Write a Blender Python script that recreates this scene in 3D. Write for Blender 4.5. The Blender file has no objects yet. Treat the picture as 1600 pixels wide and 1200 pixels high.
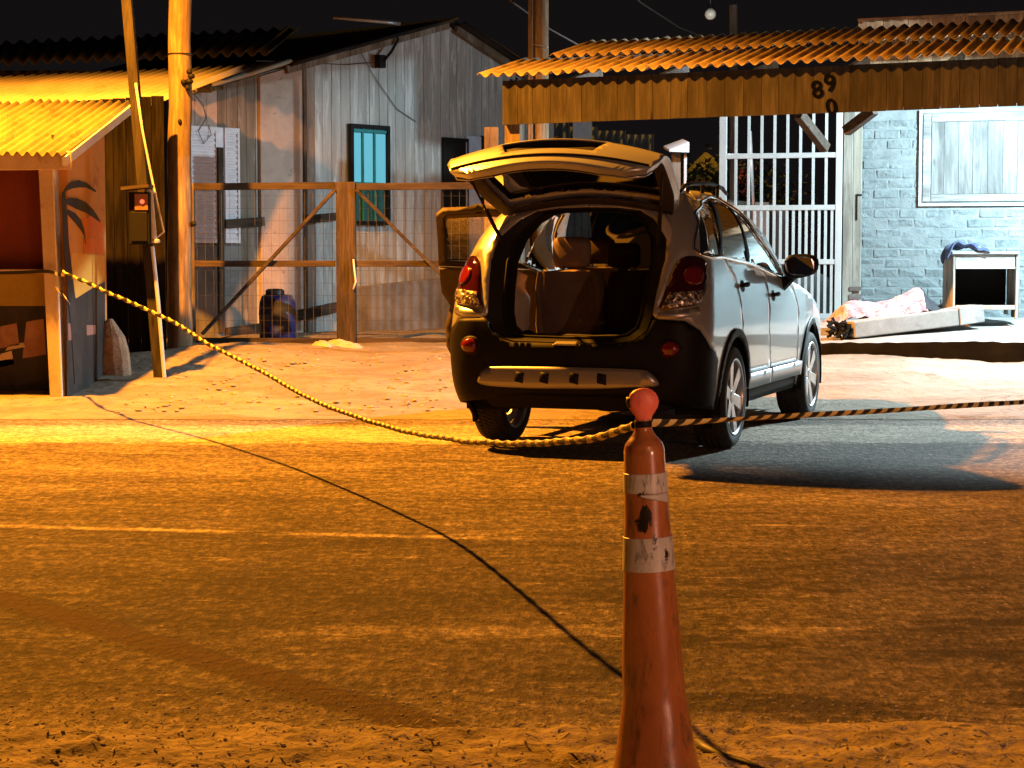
import bpy, bmesh, math, random
from mathutils import Vector, Matrix, geometry, noise
PI = math.pi
random.seed(7)
scene = bpy.context.scene
COL = scene.collection

# ------------------------------------------------------------------ camera, world, lamps, exposure
F, HZ, HC = 3000.0, 400.0, 1.33            # focal length and horizon row (1600 px frame), camera height
PIT = math.atan((600 - HZ) / F)
cam = bpy.data.objects.new('camera', bpy.data.cameras.new('camera'))
COL.objects.link(cam)
cam.location = (0, 0, HC)
cam.rotation_euler = (PI / 2 - PIT, 0, 0)
cam.data.sensor_width = 36
cam.data.lens = F / 1600 * 36
cam.data.clip_end = 500
scene.camera = cam

world = bpy.data.worlds.new('World')
scene.world = world
world.use_nodes = True
bg = world.node_tree.nodes['Background']
bg.inputs[0].default_value = (0.0062, 0.0050, 0.0053, 1)
bg.inputs[1].default_value = 1.0

vs = scene.view_settings
vs.view_transform = 'Standard'
vs.look = 'None'
vs.exposure = 0
vs.gamma = 1
vs.use_curve_mapping = False


def lamp(name, kind, loc, energy, color, size=0.1, aim=None, spot=None, blend=0.3):
    l = bpy.data.lights.new(name, kind)
    l.energy = energy
    l.color = color
    if kind == 'AREA':
        l.shape = 'DISK'
        l.size = size
    else:
        l.shadow_soft_size = size
    if spot:
        l.spot_size = math.radians(spot)
        l.spot_blend = blend
    o = bpy.data.objects.new(name, l)
    COL.objects.link(o)
    o.location = loc
    if aim is not None:
        o.rotation_euler = (Vector(aim) - Vector(loc)).to_track_quat('-Z', 'Y').to_euler()
    return o


lamp('sodium_street_lamp', 'SPOT', (-4.5, 15.75, 7.4), 21500, (1.0, 0.335, 0.02), 0.10, aim=(-4.3, 15.2, 0), spot=154, blend=0.42)
lamp('porch_floodlight', 'SPOT', (6.35, 19.8, 3.30), 2400, (0.68, 0.92, 1.0), 0.04, aim=(4.6, 19.6, 1.0), spot=172, blend=0.2)
lamp('added_yard_fill', 'SPOT', (6.30, 19.75, 3.30), 2900, (0.72, 0.92, 1.0), 0.04, aim=(2.6, 14.8, 0.0), spot=124, blend=0.8)  # added second head, only there to brighten the yard sand and car side
lamp('back_yard_lamp', 'POINT', (2.7, 24.2, 3.6), 260, (0.75, 0.92, 1.0), 0.06)
lamp('street_lamp_behind', 'POINT', (5.5, -6.0, 6.2), 1100, (1.0, 0.45, 0.16), 0.25)
lamp('patrol_lamp', 'SPOT', (5.5, -1.5, 1.5), 950, (1.0, 0.46, 0.30), 0.06, aim=(0.5, 9.0, 0.9), spot=40, blend=0.6)
lamp('distant_street_lamp', 'POINT', (3.2, 35.0, 6.0), 900, (1.0, 0.50, 0.06), 0.1)

# ------------------------------------------------------------------ pixel rays and frames


def ray(px, py):
    a = (px - 800) / F
    b = -(py - 600) / F
    return Vector((a, math.cos(PIT) + b * math.sin(PIT), -math.sin(PIT) + b * math.cos(PIT)))


EYE = Vector((0, 0, HC))


def W(px, py, Y):
    d = ray(px, py)
    return EYE + d * (Y / d.y)


def G(px, py, z=0.0):
    d = ray(px, py)
    return EYE + d * ((z - HC) / d.z)


class Frame:
    """upright local frame: x along a facade, y into it, z up"""
    def __init__(s, ox, oy, deg):
        s.o = Vector((ox, oy, 0))
        a = math.radians(deg)
        s.a = a
        s.e = Vector((math.cos(a), math.sin(a), 0))
        s.n = Vector((-math.sin(a), math.cos(a), 0))

    def w(s, x, y, z):
        return s.o + s.e * x + s.n * y + Vector((0, 0, z))

    def xz(s, px, py, yl=0.0):
        d = ray(px, py)
        t = (yl - (EYE - s.o).dot(s.n)) / d.dot(s.n)
        p = EYE + d * t - s.o
        return p.dot(s.e), p.z


def smooth(t):
    t = max(0, min(1, t))
    return t * t * (3 - 2 * t)


def lerp(a, b, t):
    return a + (b - a) * t


def terr(x, y):
    """height of the lot behind the road"""
    base = 0.26 * smooth((y - 15.6) / 5.2)
    n = noise.noise(Vector((x * 0.9, y * 0.9, 3.1))) * 0.03 + noise.noise(Vector((x * 2.7, y * 2.7, 9.1))) * 0.015
    k = smooth((y - 15.6) / 1.2)
    m = 0.10 * math.exp(-(((x + 3.0) / 0.9) ** 2 + ((y - 20.6) / 1.6) ** 2))
    return base + n * k + m * k


# ------------------------------------------------------------------ mesh builder
INV = {}


class MB:
    def __init__(s):
        s.v = []
        s.f = []
        s.m = []

    def add(s, vs, fs, mi=0):
        o = len(s.v)
        s.v += [Vector(v) for v in vs]
        s.f += [tuple(i + o for i in f) for f in fs]
        s.m += [mi] * len(fs)

    def hexa(s, p, mi=0):
        """8 points: bottom 4 ccw, top 4 ccw"""
        s.add(p, [(3, 2, 1, 0), (4, 5, 6, 7), (0, 1, 5, 4), (1, 2, 6, 5), (2, 3, 7, 6), (3, 0, 4, 7)], mi)

    def box(s, x0, x1, y0, y1, z0, z1, fr=None, mi=0):
        p = [(x0, y0, z0), (x1, y0, z0), (x1, y1, z0), (x0, y1, z0), (x0, y0, z1), (x1, y0, z1), (x1, y1, z1), (x0, y1, z1)]
        if fr:
            p = [fr.w(*q) for q in p]
        s.hexa(p, mi)

    def beam(s, p, q, w, h, up=(0, 0, 1), mi=0, w2=None, h2=None):
        p, q, up = Vector(p), Vector(q), Vector(up)
        d = (q - p).normalized()
        r = d.cross(up)
        if r.length < 1e-5:
            r = d.cross(Vector((1, 0, 0)))
        r.normalize()
        u = r.cross(d)
        w2 = w if w2 is None else w2
        h2 = h if h2 is None else h2
        a = [p - r * w / 2 - u * h / 2, p + r * w / 2 - u * h / 2, p + r * w / 2 + u * h / 2, p - r * w / 2 + u * h / 2]
        b = [q - r * w2 / 2 - u * h2 / 2, q + r * w2 / 2 - u * h2 / 2, q + r * w2 / 2 + u * h2 / 2, q - r * w2 / 2 + u * h2 / 2]
        s.add(a + b, [(0, 1, 2, 3), (7, 6, 5, 4), (0, 4, 5, 1), (1, 5, 6, 2), (2, 6, 7, 3), (3, 7, 4, 0)], mi)

    def tube(s, pts, r, n=8, cap=True, mi=0):
        pts = [Vector(p) for p in pts]
        rs = r if isinstance(r, (list, tuple)) else [r] * len(pts)
        prev = None
        rings = []
        for i, p in enumerate(pts):
            d = (pts[min(i + 1, len(pts) - 1)] - pts[max(i - 1, 0)])
            d = d.normalized() if d.length > 1e-9 else Vector((0, 0, 1))
            if prev is None:
                u = d.cross(Vector((0.13, 0.21, 1) if abs(d.z) < 0.9 else (1, 0.1, 0))).normalized()
            else:
                u = (prev - d * prev.dot(d)).normalized()
            prev = u
            w = d.cross(u)
            rings.append([p + (u * math.cos(2 * PI * k / n) + w * math.sin(2 * PI * k / n)) * rs[i] for k in range(n)])
        vs = [q for ring in rings for q in ring]
        fs = []
        for i in range(len(pts) - 1):
            for k in range(n):
                fs.append((i * n + k, i * n + (k + 1) % n, (i + 1) * n + (k + 1) % n, (i + 1) * n + k))
        if cap:
            fs.append(tuple(range(n))[::-1])
            fs.append(tuple((len(pts) - 1) * n + k for k in range(n)))
        s.add(vs, fs, mi)

    def lathe(s, prof, n=32, axis=None, mi=0, cap=False):
        """prof: (r, h); axis: Matrix mapping (x, y, h) to space"""
        M = axis or Matrix.Identity(4)
        vs = []
        for r, h in prof:
            for k in range(n):
                a = 2 * PI * k / n
                vs.append(M @ Vector((r * math.cos(a), r * math.sin(a), h)))
        fs = []
        for i in range(len(prof) - 1):
            for k in range(n):
                fs.append((i * n + k, i * n + (k + 1) % n, (i + 1) * n + (k + 1) % n, (i + 1) * n + k))
        if cap:
            fs.append(tuple(range(n))[::-1])
            fs.append(tuple((len(prof) - 1) * n + k for k in range(n)))
        s.add(vs, fs, mi)

    def grid(s, fn, nu, nv, mi=0):
        vs = [fn(i / nu, j / nv) for j in range(nv + 1) for i in range(nu + 1)]
        fs = [(j * (nu + 1) + i, j * (nu + 1) + i + 1, (j + 1) * (nu + 1) + i + 1, (j + 1) * (nu + 1) + i) for j in range(nv) for i in range(nu)]
        s.add(vs, fs, mi)

    def build(s, name, mat, parent=None, sm=False, bevel=0, solid=0, off=-1, fixn=True):
        me = bpy.data.meshes.new(name)
        if parent is not None and parent.name in INV:
            M = INV[parent.name]
            vs = [M @ v for v in s.v]
        else:
            vs = s.v
        me.from_pydata([tuple(v) for v in vs], [], s.f)
        for mt in (mat if isinstance(mat, (list, tuple)) else [mat]):
            me.materials.append(mt)
        if any(s.m):
            me.polygons.foreach_set('material_index', s.m)
        if fixn:
            bm = bmesh.new()
            bm.from_mesh(me)
            bmesh.ops.recalc_face_normals(bm, faces=bm.faces)
            bm.to_mesh(me)
            bm.free()
        if sm:
            me.polygons.foreach_set('use_smooth', [True] * len(me.polygons))
            if isinstance(sm, (int, float)) and sm is not True:
                me.set_sharp_from_angle(angle=math.radians(sm))
        o = bpy.data.objects.new(name, me)
        COL.objects.link(o)
        if parent is not None:
            o.parent = parent
            if parent.name in INV:
                INV[o.name] = INV[parent.name]
        if solid:
            md = o.modifiers.new('solid', 'SOLIDIFY')
            md.thickness = solid
            md.offset = off
        if bevel:
            md = o.modifiers.new('bevel', 'BEVEL')
            md.width = bevel
            md.segments = 2
            md.limit_method = 'ANGLE'
        return o


def tag(o, label=None, cat=None, group=None, kind=None):
    if label:
        o['label'] = label
    if cat:
        o['category'] = cat
    if group:
        o['group'] = group
    if kind:
        o['kind'] = kind
    return o


def thing(name, label, cat, loc=(0, 0, 0), deg=0, group=None):
    o = bpy.data.objects.new(name, None)
    COL.objects.link(o)
    o.empty_display_size = 0.1
    o.location = loc
    o.rotation_euler = (0, 0, math.radians(deg))
    INV[o.name] = (Matrix.Translation(Vector(loc)) @ Matrix.Rotation(math.radians(deg), 4, 'Z')).inverted()
    return tag(o, label, cat, group)


# ------------------------------------------------------------------ materials
class Nd:
    def __init__(s, name):
        s.m = bpy.data.materials.new(name)
        s.m.use_nodes = True
        s.t = s.m.node_tree
        s.b = s.t.nodes['Principled BSDF']
        s.out = s.t.nodes['Material Output']

    def n(s, typ, **kw):
        x = s.t.nodes.new(typ)
        for k, v in kw.items():
            setattr(x, k, v)
        return x

    def l(s, a, b):
        s.t.links.new(a, b)

    def math(s, op, a, b=None, clamp=False):
        x = s.n('ShaderNodeMath', operation=op, use_clamp=clamp)
        for i, v in enumerate((a, b)):
            if v is None:
                continue
            if isinstance(v, (int, float)):
                x.inputs[i].default_value = v
            else:
                s.l(v, x.inputs[i])
        return x.outputs[0]

    def mix(s, fac, a, b, mode='MIX'):
        x = s.n('ShaderNodeMix', data_type='RGBA', blend_type=mode)
        for i, v in ((0, fac), (6, a), (7, b)):
            if isinstance(v, (int, float)):
                x.inputs[i].default_value = v
            elif isinstance(v, (tuple, list)):
                x.inputs[i].default_value = (*v[:3], 1)
            else:
                s.l(v, x.inputs[i])
        return x.outputs[2]

    def ramp(s, fac, lo, hi):
        x = s.n('ShaderNodeMapRange')
        x.interpolation_type = 'SMOOTHSTEP'
        s.l(fac, x.inputs[0])
        x.inputs[1].default_value = lo
        x.inputs[2].default_value = hi
        return x.outputs[0]

    def coord(s, scale=(1, 1, 1), rnd=True):
        tc = s.n('ShaderNodeTexCoord')
        v = tc.outputs['Object']
        if rnd:
            oi = s.n('ShaderNodeObjectInfo')
            ad = s.n('ShaderNodeVectorMath', operation='ADD')
            sc = s.math('MULTIPLY', oi.outputs['Random'], 37.0)
            cb = s.n('ShaderNodeCombineXYZ')
            for i in range(3):
                s.l(sc, cb.inputs[i])
            s.l(v, ad.inputs[0])
            s.l(cb.outputs[0], ad.inputs[1])
            v = ad.outputs[0]
        mp = s.n('ShaderNodeMapping')
        mp.inputs['Scale'].default_value = scale
        s.l(v, mp.inputs[0])
        return mp.outputs[0]

    def noise(s, vec, scale, detail=4, rough=0.55, dist=0.0):
        x = s.n('ShaderNodeTexNoise')
        x.inputs['Scale'].default_value = scale
        x.inputs['Detail'].default_value = detail
        x.inputs['Roughness'].default_value = rough
        x.inputs['Distortion'].default_value = dist
        s.l(vec, x.inputs['Vector'])
        return x.outputs['Fac']

    def bump(s, h, strength=0.4, dist=0.01):
        x = s.n('ShaderNodeBump')
        x.inputs['Strength'].default_value = strength
        x.inputs['Distance'].default_value = dist
        s.l(h, x.inputs['Height'])
        s.l(x.outputs[0], s.b.inputs['Normal'])

    def set(s, color=None, rough=None, metal=None, spec=None):
        for k, v in (('Base Color', color), ('Roughness', rough), ('Metallic', metal), ('Specular IOR Level', spec)):
            if v is None:
                continue
            if isinstance(v, (int, float)):
                s.b.inputs[k].default_value = v
            elif isinstance(v, (tuple, list)):
                s.b.inputs[k].default_value = (*v[:3], 1)
            else:
                s.l(v, s.b.inputs[k])


def plain(name, c, rough=0.6, metal=0.0, spec=0.5, var=0.0, coat=0.0):
    m = Nd(name)
    if var:
        f = m.noise(m.coord((1, 1, 1)), 9, 5)
        f2 = m.ramp(f, 0.3, 0.75)
        col = m.mix(f2, tuple(x * (1 - var) for x in c), tuple(min(1, x * (1 + var)) for x in c))
        m.set(col, rough, metal, spec)
    else:
        m.set(c, rough, metal, spec)
    m.b.inputs['Coat Weight'].default_value = coat
    return m.m


def wood(name, c1, c2, axis='z', rnd=0.35, rough=0.8, stain=None, stain_amt=0.5, grain=1.0, spec=0.2):
    """boards: grain stretched along axis, tone varying from board to board, knots and stains"""
    m = Nd(name)
    st = {'x': (0.06, 1, 1), 'y': (1, 0.06, 1), 'z': (1, 1, 0.06)}[axis]
    v = m.coord(st)
    g = m.noise(v, 38 * grain, 6, 0.6, 0.6)
    st2 = {'x': (0.25, 1, 1), 'y': (1, 0.25, 1), 'z': (1, 1, 0.25)}[axis]
    b = m.noise(m.coord(st2), 5.5, 5, 0.6, 0.4)
    col = m.mix(m.ramp(g, 0.3, 0.72), c1, c2)
    dk = m.mix(m.ramp(b, 0.32, 0.62), tuple(x * 0.5 for x in c1), (1, 1, 1))
    col = m.mix(0.55, col, dk, 'MULTIPLY')
    if stain:
        s2 = m.noise(m.coord({'x': (0.3, 1.6, 1.6), 'y': (1.6, .3, 1.6), 'z': (1.6, 1.6, .3)}[axis]), 3.0, 6, 0.65, 0.3)
        col = m.mix(m.math('MULTIPLY', m.ramp(s2, 0.5 - 0.1 * stain_amt, 0.66), min(1, stain_amt + .3)), col, stain)
    kn = m.n('ShaderNodeTexVoronoi')
    kn.inputs['Scale'].default_value = 4.5
    m.l(m.coord(st2), kn.inputs['Vector'])
    knf = m.ramp(kn.outputs['Distance'], 0.03, 0.10)
    col = m.mix(knf, tuple(x * 0.25 for x in c1), col)
    oi = m.n('ShaderNodeObjectInfo')
    rv = m.math('MULTIPLY_ADD', oi.outputs['Random'], rnd * 2)
    rv.node.inputs[2].default_value = 1 - rnd
    hs = m.n('ShaderNodeHueSaturation')
    m.l(rv, hs.inputs['Value'])
    m.l(col, hs.inputs['Color'])
    m.set(hs.outputs[0], rough, 0, spec)
    m.bump(g, 0.45, 0.004)
    return m.m


def stained(name, c1, c2, c3=None, scale=3.0, st=(1, 1, 1), rough=0.85, bump=0.4, bd=0.01, fine=45, streak=False, rnd=True, spec=0.3, t3=(0.55, 0.72)):
    m = Nd(name)
    v = m.coord(st, rnd)
    a = m.noise(v, scale, 7, 0.62, 0.4)
    f = m.noise(m.coord((1, 1, 1), rnd), fine, 4, 0.6)
    col = m.mix(m.ramp(a, 0.3, 0.7), c1, c2)
    if c3:
        s3 = m.noise(m.coord(tuple(x * (0.6 if i < 2 else 0.8) for i, x in enumerate(st)), rnd), scale * 2.3, 6, 0.7, 0.6)
        col = m.mix(m.ramp(s3, *t3), col, c3)
    col = m.mix(m.math('MULTIPLY', f, 0.5), col, tuple(x * 0.5 for x in c1))
    m.set(col, rough, 0, spec)
    h = m.math('ADD', m.math('MULTIPLY', a, 1.2), m.math('MULTIPLY', f, 0.5))
    m.bump(h, bump, bd)
    return m.m


def emit(name, c, s):
    m = Nd(name)
    m.set((0.02, 0.02, 0.02), 0.4)
    m.b.inputs['Emission Color'].default_value = (*c, 1)
    m.b.inputs['Emission Strength'].default_value = s
    return m.m


def thin_glass(name, tint, refl=0.12, rough=0.03):
    m = Nd(name)
    tr = m.n('ShaderNodeBsdfTransparent')
    tr.inputs[0].default_value = (*tint, 1)
    gl = m.n('ShaderNodeBsdfGlossy')
    gl.inputs['Roughness'].default_value = rough
    fr = m.n('ShaderNodeLayerWeight')
    fr.inputs[0].default_value = 0.35
    mx = m.n('ShaderNodeMixShader')
    f = m.math('MULTIPLY_ADD', fr.outputs['Fresnel'], 0.9, True)
    f.node.inputs[2].default_value = refl
    m.l(f, mx.inputs[0])
    m.l(tr.outputs[0], mx.inputs[1])
    m.l(gl.outputs[0], mx.inputs[2])
    m.l(mx.outputs[0], m.out.inputs['Surface'])
    return m.m


# ground materials ------------------------------------------------------------
def road_material():
    m = Nd('dusty_asphalt')
    v = m.coord((1, 1, 1), False)
    sx = m.n('ShaderNodeSeparateXYZ')
    m.l(v, sx.inputs[0])
    X, Y = sx.outputs[0], sx.outputs[1]

    def c(a, sc=1.0):
        """centred noise"""
        return m.math('MULTIPLY', m.math('SUBTRACT', a, .5), sc)
    big = m.noise(m.coord((0.6, 1.4, 1), False), 0.8, 6, 0.65, 0.5)
    mid = m.noise(m.coord((1, 2.0, 1), False), 3.0, 6, 0.7, 0.4)
    soft = m.noise(m.coord((1, 1.4, 1), False), 9, 6, 0.75, 0.4)
    g1 = m.ramp(m.noise(m.coord((1, .45, 1), False), 24, 4, 0.75), .34, .66)
    g2 = m.ramp(m.noise(m.coord((1, .4, 1), False), 60, 3, 0.8), .34, .66)
    spk = m.n('ShaderNodeTexVoronoi')
    spk.inputs['Scale'].default_value = 16
    m.l(m.coord((1, .6, 1), False), spk.inputs['Vector'])
    grit = m.math('MULTIPLY', m.ramp(spk.outputs['Distance'], .16, .07), m.ramp(soft, .40, .60))
    spk2 = m.n('ShaderNodeTexVoronoi')
    spk2.inputs['Scale'].default_value = 11
    m.l(m.coord((1.1, .55, 1), False), spk2.inputs['Vector'])
    pit = m.math('MULTIPLY', m.ramp(spk2.outputs['Distance'], .13, .06), m.ramp(mid, .45, .62))
    fine = m.noise(v, 60, 4, .7)
    yy = m.math('ADD', Y, c(mid, .9))
    drift = m.ramp(m.math('ABSOLUTE', m.math('SUBTRACT', yy, 14.35)), .85, .55)      # ribbon of sand on the far lane edge
    near = m.ramp(m.math('ADD', yy, c(soft, .5)), 5.75, 5.2)                        # verge side
    scuff = m.ramp(m.noise(m.coord((.55, 3.2, 1), False), 2.6, 7, .75, .9), .57, .70)
    scuff = m.math('MULTIPLY', scuff, m.ramp(m.noise(m.coord((.5, .9, 1), False), .9, 3, .5), .42, .60))
    fleck = m.ramp(m.noise(m.coord((.6, 2.4, 1), False), 7.5, 4, .6, .5), .66, .74)
    rib = m.math('MULTIPLY', m.ramp(m.math('ABSOLUTE', m.math('SUBTRACT', m.math('ADD', Y, c(mid, .5)), 6.75)), .16, .03), m.ramp(big, .36, .55))
    seam = m.math('ADD', m.math('MULTIPLY', X, -0.175), m.math('SUBTRACT', 8.97, Y))
    seam = m.math('ADD', seam, c(soft, 0.10))
    sl = m.math('MULTIPLY', m.ramp(m.math('ABSOLUTE', seam), 0.085, 0.02), m.math('MULTIPLY', m.ramp(X, 1.0, -0.9), m.ramp(mid, 0.30, 0.5)))
    newer = m.math('MULTIPLY', m.ramp(seam, 0.0, 0.05), m.ramp(yy, 5.4, 6.6))
    tr = m.math('ADD', m.math('MULTIPLY', m.math('ADD', X, 1.0), 0.757), m.math('MULTIPLY', m.math('SUBTRACT', Y, 6.26), 0.653))
    tr = m.math('ADD', tr, c(soft, .10))
    tf = m.math('MULTIPLY', m.ramp(m.math('ABSOLUTE', tr), .115, .06), m.math('MULTIPLY', m.ramp(X, .25, -.35), m.ramp(mid, .25, .45)))
    damp = m.ramp(m.noise(m.coord((0.8, 1.6, 1), False), 1.3, 6, 0.72, 0.7), 0.50, 0.60)
    damp = m.math('MULTIPLY', damp, m.math('MULTIPLY', m.ramp(Y, 8.6, 7.0), m.ramp(X, -.2, .6)))
    t = m.math('ADD', .36, c(big, .8))
    for a in (c(mid, .55), c(soft, .95), c(g1, .34), c(g2, .20)):
        t = m.math('ADD', t, a)
    for a, k in ((drift, .33), (near, .30), (scuff, .42), (fleck, .50), (rib, .24), (sl, .40), (newer, -.10), (grit, .34), (pit, -.30), (tf, -.42), (damp, -.36)):
        t = m.math('ADD', t, m.math('MULTIPLY', a, k))
    t = m.math('ADD', t, m.math('MULTIPLY', m.ramp(Y, 9.0, 13.0), .12))  # lamp falloff put into the colour: road lighter towards the lamp
    cr = m.n('ShaderNodeValToRGB')
    cr.color_ramp.elements[0].position = 0.0
    cr.color_ramp.elements[0].color = (.018, .013, .010, 1)
    cr.color_ramp.elements[1].position = 1.0
    cr.color_ramp.elements[1].color = (.50, .42, .33, 1)
    for p_, col_ in ((.25, (.052, .040, .030, 1)), (.5, (.128, .104, .080, 1)), (.75, (.27, .225, .175, 1))):
        e = cr.color_ramp.elements.new(p_)
        e.color = col_
    m.l(t, cr.inputs[0])
    col = m.mix(m.math('MULTIPLY', tf, .5), cr.outputs[0], (.075, .034, .02))
    m.set(col, 0.92, 0, 0.22)
    h = m.math('ADD', m.math('MULTIPLY', g1, 1.0), m.math('MULTIPLY', soft, 1.2))
    h = m.math('ADD', h, m.math('MULTIPLY', fine, .5))
    m.bump(h, 0.75, 0.011)
    return m.m


def sand_material():
    m = Nd('pale_sand')
    v = m.coord((1, 1, 1), False)
    a = m.noise(m.coord((0.8, 1.3, 1), False), 1.4, 7, 0.65, 0.5)
    b = m.noise(v, 7, 6, 0.65, 0.5)
    f = m.noise(v, 70, 4, 0.7)
    col = m.mix(m.ramp(a, 0.3, 0.7), (0.19, 0.155, 0.118), (0.33, 0.285, 0.23))
    col = m.mix(m.ramp(b, 0.50, 0.72), col, (0.145, 0.116, 0.084))
    col = m.mix(m.math('MULTIPLY', f, 0.5), col, (0.12, 0.098, 0.075))
    m.set(col, 0.95, 0, 0.2)
    h = m.math('ADD', m.math('MULTIPLY', b, 2.2), m.math('MULTIPLY', f, 0.5))
    m.bump(h, 0.9, 0.03)
    return m.m


M = {}
M['road'] = road_material()
M['sand'] = sand_material()
M['verge'] = stained('gritty_verge', (.17, .135, .095), (.44, .36, .26), (.075, .058, .04), 5.5, (1, 1.5, 1), .95, .9, .02, 42, rnd=False, t3=(.50, .66))
M['post_dark'] = wood('dark_post_wood', (0.022, 0.018, 0.014), (0.05, 0.04, 0.031), 'z', 0.05)
M['pole_wood'] = wood('weathered_pole_wood', (0.17, 0.12, 0.07), (0.32, 0.24, 0.15), 'z', 0.05, stain=(0.09, 0.055, 0.03), stain_amt=0.5)
M['grey_wood_z'] = wood('grey_board', (0.22, 0.21, 0.195), (0.42, 0.40, 0.37), 'z', 0.22, stain=(0.62, 0.62, 0.6), stain_amt=0.5)
M['shaded_board'] = wood('shaded_shack_board', (0.006, 0.0047, 0.0035), (0.015, 0.012, 0.009), 'z', 0.3, spec=0.04)  # near-black base carries the shade on the shack boards
M['brown_board'] = wood('brown_board', (0.10, 0.075, 0.05), (0.2, 0.155, 0.11), 'z', 0.25, stain=(0.3, 0.27, 0.24), stain_amt=0.2)
M['fascia'] = wood('pine_fascia_board', (0.026, 0.0225, 0.0185), (0.054, 0.047, 0.039), 'z', 0.2, stain=(0.022, 0.018, 0.014), stain_amt=0.5)
M['gate_x'] = wood('gate_rail_wood', (0.045, 0.031, 0.021), (0.09, 0.065, 0.045), 'x', 0.12)
M['gate_z'] = wood('gate_post_wood', (0.04, 0.028, 0.019), (0.085, 0.061, 0.042), 'z', 0.12)
M['pale_wood_z'] = wood('pale_door_board', (0.27, 0.265, 0.235), (0.42, 0.41, 0.365), 'z', 0.1, stain=(0.33, 0.3, 0.25), stain_amt=0.3)
M['white_board'] = wood('whitewashed_board', (0.17, 0.185, 0.19), (0.29, 0.305, 0.31), 'z', 0.12, stain=(0.13, 0.14, 0.14), stain_amt=0.355)
M['white_board_x'] = wood('whitewashed_frame', (0.26, 0.275, 0.28), (0.38, 0.395, 0.40), 'x', 0.08)
M['orange_board'] = wood('parapet_board', (0.24, 0.15, 0.085), (0.4, 0.27, 0.17), 'z', 0.2, stain=(0.12, 0.07, 0.04), stain_amt=0.4)
M['fibre'] = stained('fibre_cement_sheet', (0.44, 0.39, 0.29), (0.60, 0.54, 0.42), (0.22, 0.17, 0.11), 2.2, (1, 0.5, 1), 0.85, 0.3, 0.006, t3=(0.58, 0.75))
M['yellow_sheet'] = stained('yellow_roof_sheet', (0.15, 0.125, 0.055), (0.27, 0.235, 0.105), (0.06, 0.042, 0.02), 2.2, (1.8, 0.35, 1), 0.75, 0.3, 0.006, t3=(0.52, 0.74))
M['old_sheet'] = stained('old_grey_sheet', (.09, .10, .105), (.16, .175, .18), None, 4)
M['clay_sheet'] = stained('weathered_roof_sheet', (0.30, 0.22, 0.15), (0.46, 0.36, 0.25), (0.14, 0.10, 0.07), 2.5, (1, 0.4, 1), 0.9, 0.3, 0.006, t3=(0.52, 0.7))
M['dark_tile'] = stained('dark_roof_sheet', (0.012, 0.010, 0.009), (0.026, 0.021, 0.018), None, 3, (1, 1, 1), 0.95)
M['plaster'] = stained('streaked_plaster', (0.27, 0.26, 0.245), (0.43, 0.42, 0.40), (0.55, 0.55, 0.54), 2.6, (2.6, 2.6, 0.35), 0.92, 0.5, 0.012, t3=(0.5, 0.66))
M['plaster_pink'] = stained('pinkish_plaster', (0.40, 0.31, 0.26), (0.50, 0.40, 0.34), (0.18, 0.13, 0.10), 3.0, (1, 1, 1), 0.92, 0.5, 0.015, t3=(0.6, 0.68))
M['kiosk_plaster'] = stained('kiosk_plaster', (0.56, 0.27, 0.07), (0.66, 0.34, 0.10), (0.44, 0.16, 0.04), 2.2, (1, 1, 1), 0.9, 0.4, 0.01, t3=(0.55, 0.7))  # orange paint, saturated further to stand for orange light on the wall
M['kiosk_trim'] = stained('kiosk_trim', (0.52, 0.40, 0.31), (0.62, 0.50, 0.40), (0.34, 0.24, 0.17), 4, (1, 1, 0.6), 0.85, 0.3, 0.006)
M['white_paint'] = stained('white_post_paint', (0.66, 0.63, 0.66), (0.78, 0.76, 0.78), (0.4, 0.36, 0.34), 3, (1, 1, 0.5), 0.6, 0.2, 0.004, t3=(0.62, 0.72))
M['kiosk_red'] = stained('dark_red_shutter', (0.13, 0.022, 0.010), (0.20, 0.035, 0.014), None, 1.5, (1, 1, 0.3), 0.7, 0.1, 0.004)
M['kiosk_olive'] = stained('olive_band_paint', (0.27, 0.19, 0.035), (0.36, 0.26, 0.06), None, 3, rough=0.8, bump=0.2)
M['mural_dark'] = stained('mural_dark_paint', (0.016, 0.015, 0.016), (0.04, 0.035, 0.035), None, 4, rough=0.8, bump=0.2)
M['mural_pink'] = stained('mural_pink_paint', (0.22, 0.11, 0.09), (0.34, 0.19, 0.16), None, 4, rough=0.8, bump=0.2)
M['mural_orange'] = stained('mural_orange_paint', (0.60, 0.15, 0.025), (0.70, 0.22, 0.04), None, 3, rough=0.8, bump=0.2)
M['mural_yellow'] = stained('mural_yellow_paint', (0.64, 0.34, 0.05), (0.72, 0.40, 0.07), None, 3, rough=0.8, bump=0.2)
M['stone'] = stained('rough_stone', (0.26, 0.17, 0.11), (0.40, 0.28, 0.19), (0.15, 0.09, 0.05), 4, (1, 1, 1), 0.95, 0.9, 0.03, t3=(0.5, 0.7))
M['concrete'] = stained('slab_concrete', (0.25, 0.25, 0.245), (0.38, 0.38, 0.37), (0.17, 0.17, 0.165), 2.5, (1, 1, 1), 0.9, 0.5, 0.01)
M['edge_dark'] = stained('dark_slab_edge', (0.006, 0.0056, 0.005), (0.016, 0.015, 0.013), None, 3, spec=0.08)  # platform edge given a near-black base colour
M['concrete_dark'] = stained('damp_concrete', (0.15, 0.145, 0.14), (0.27, 0.26, 0.25), None, 3, (1, 1, 1), 0.9, 0.5, 0.012)
M['block'] = stained('painted_brick', (0.17, 0.215, 0.23), (0.27, 0.325, 0.345), (0.11, 0.135, 0.145), 4, (1, 1, 1), 0.9, 1.0, 0.022, 24, t3=(.54, .68))
M['mortar'] = stained('painted_mortar', (0.19, 0.235, 0.25), (0.29, 0.34, 0.36), None, 6, (1, 1, 1), 0.9, 0.8, 0.012)
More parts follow.
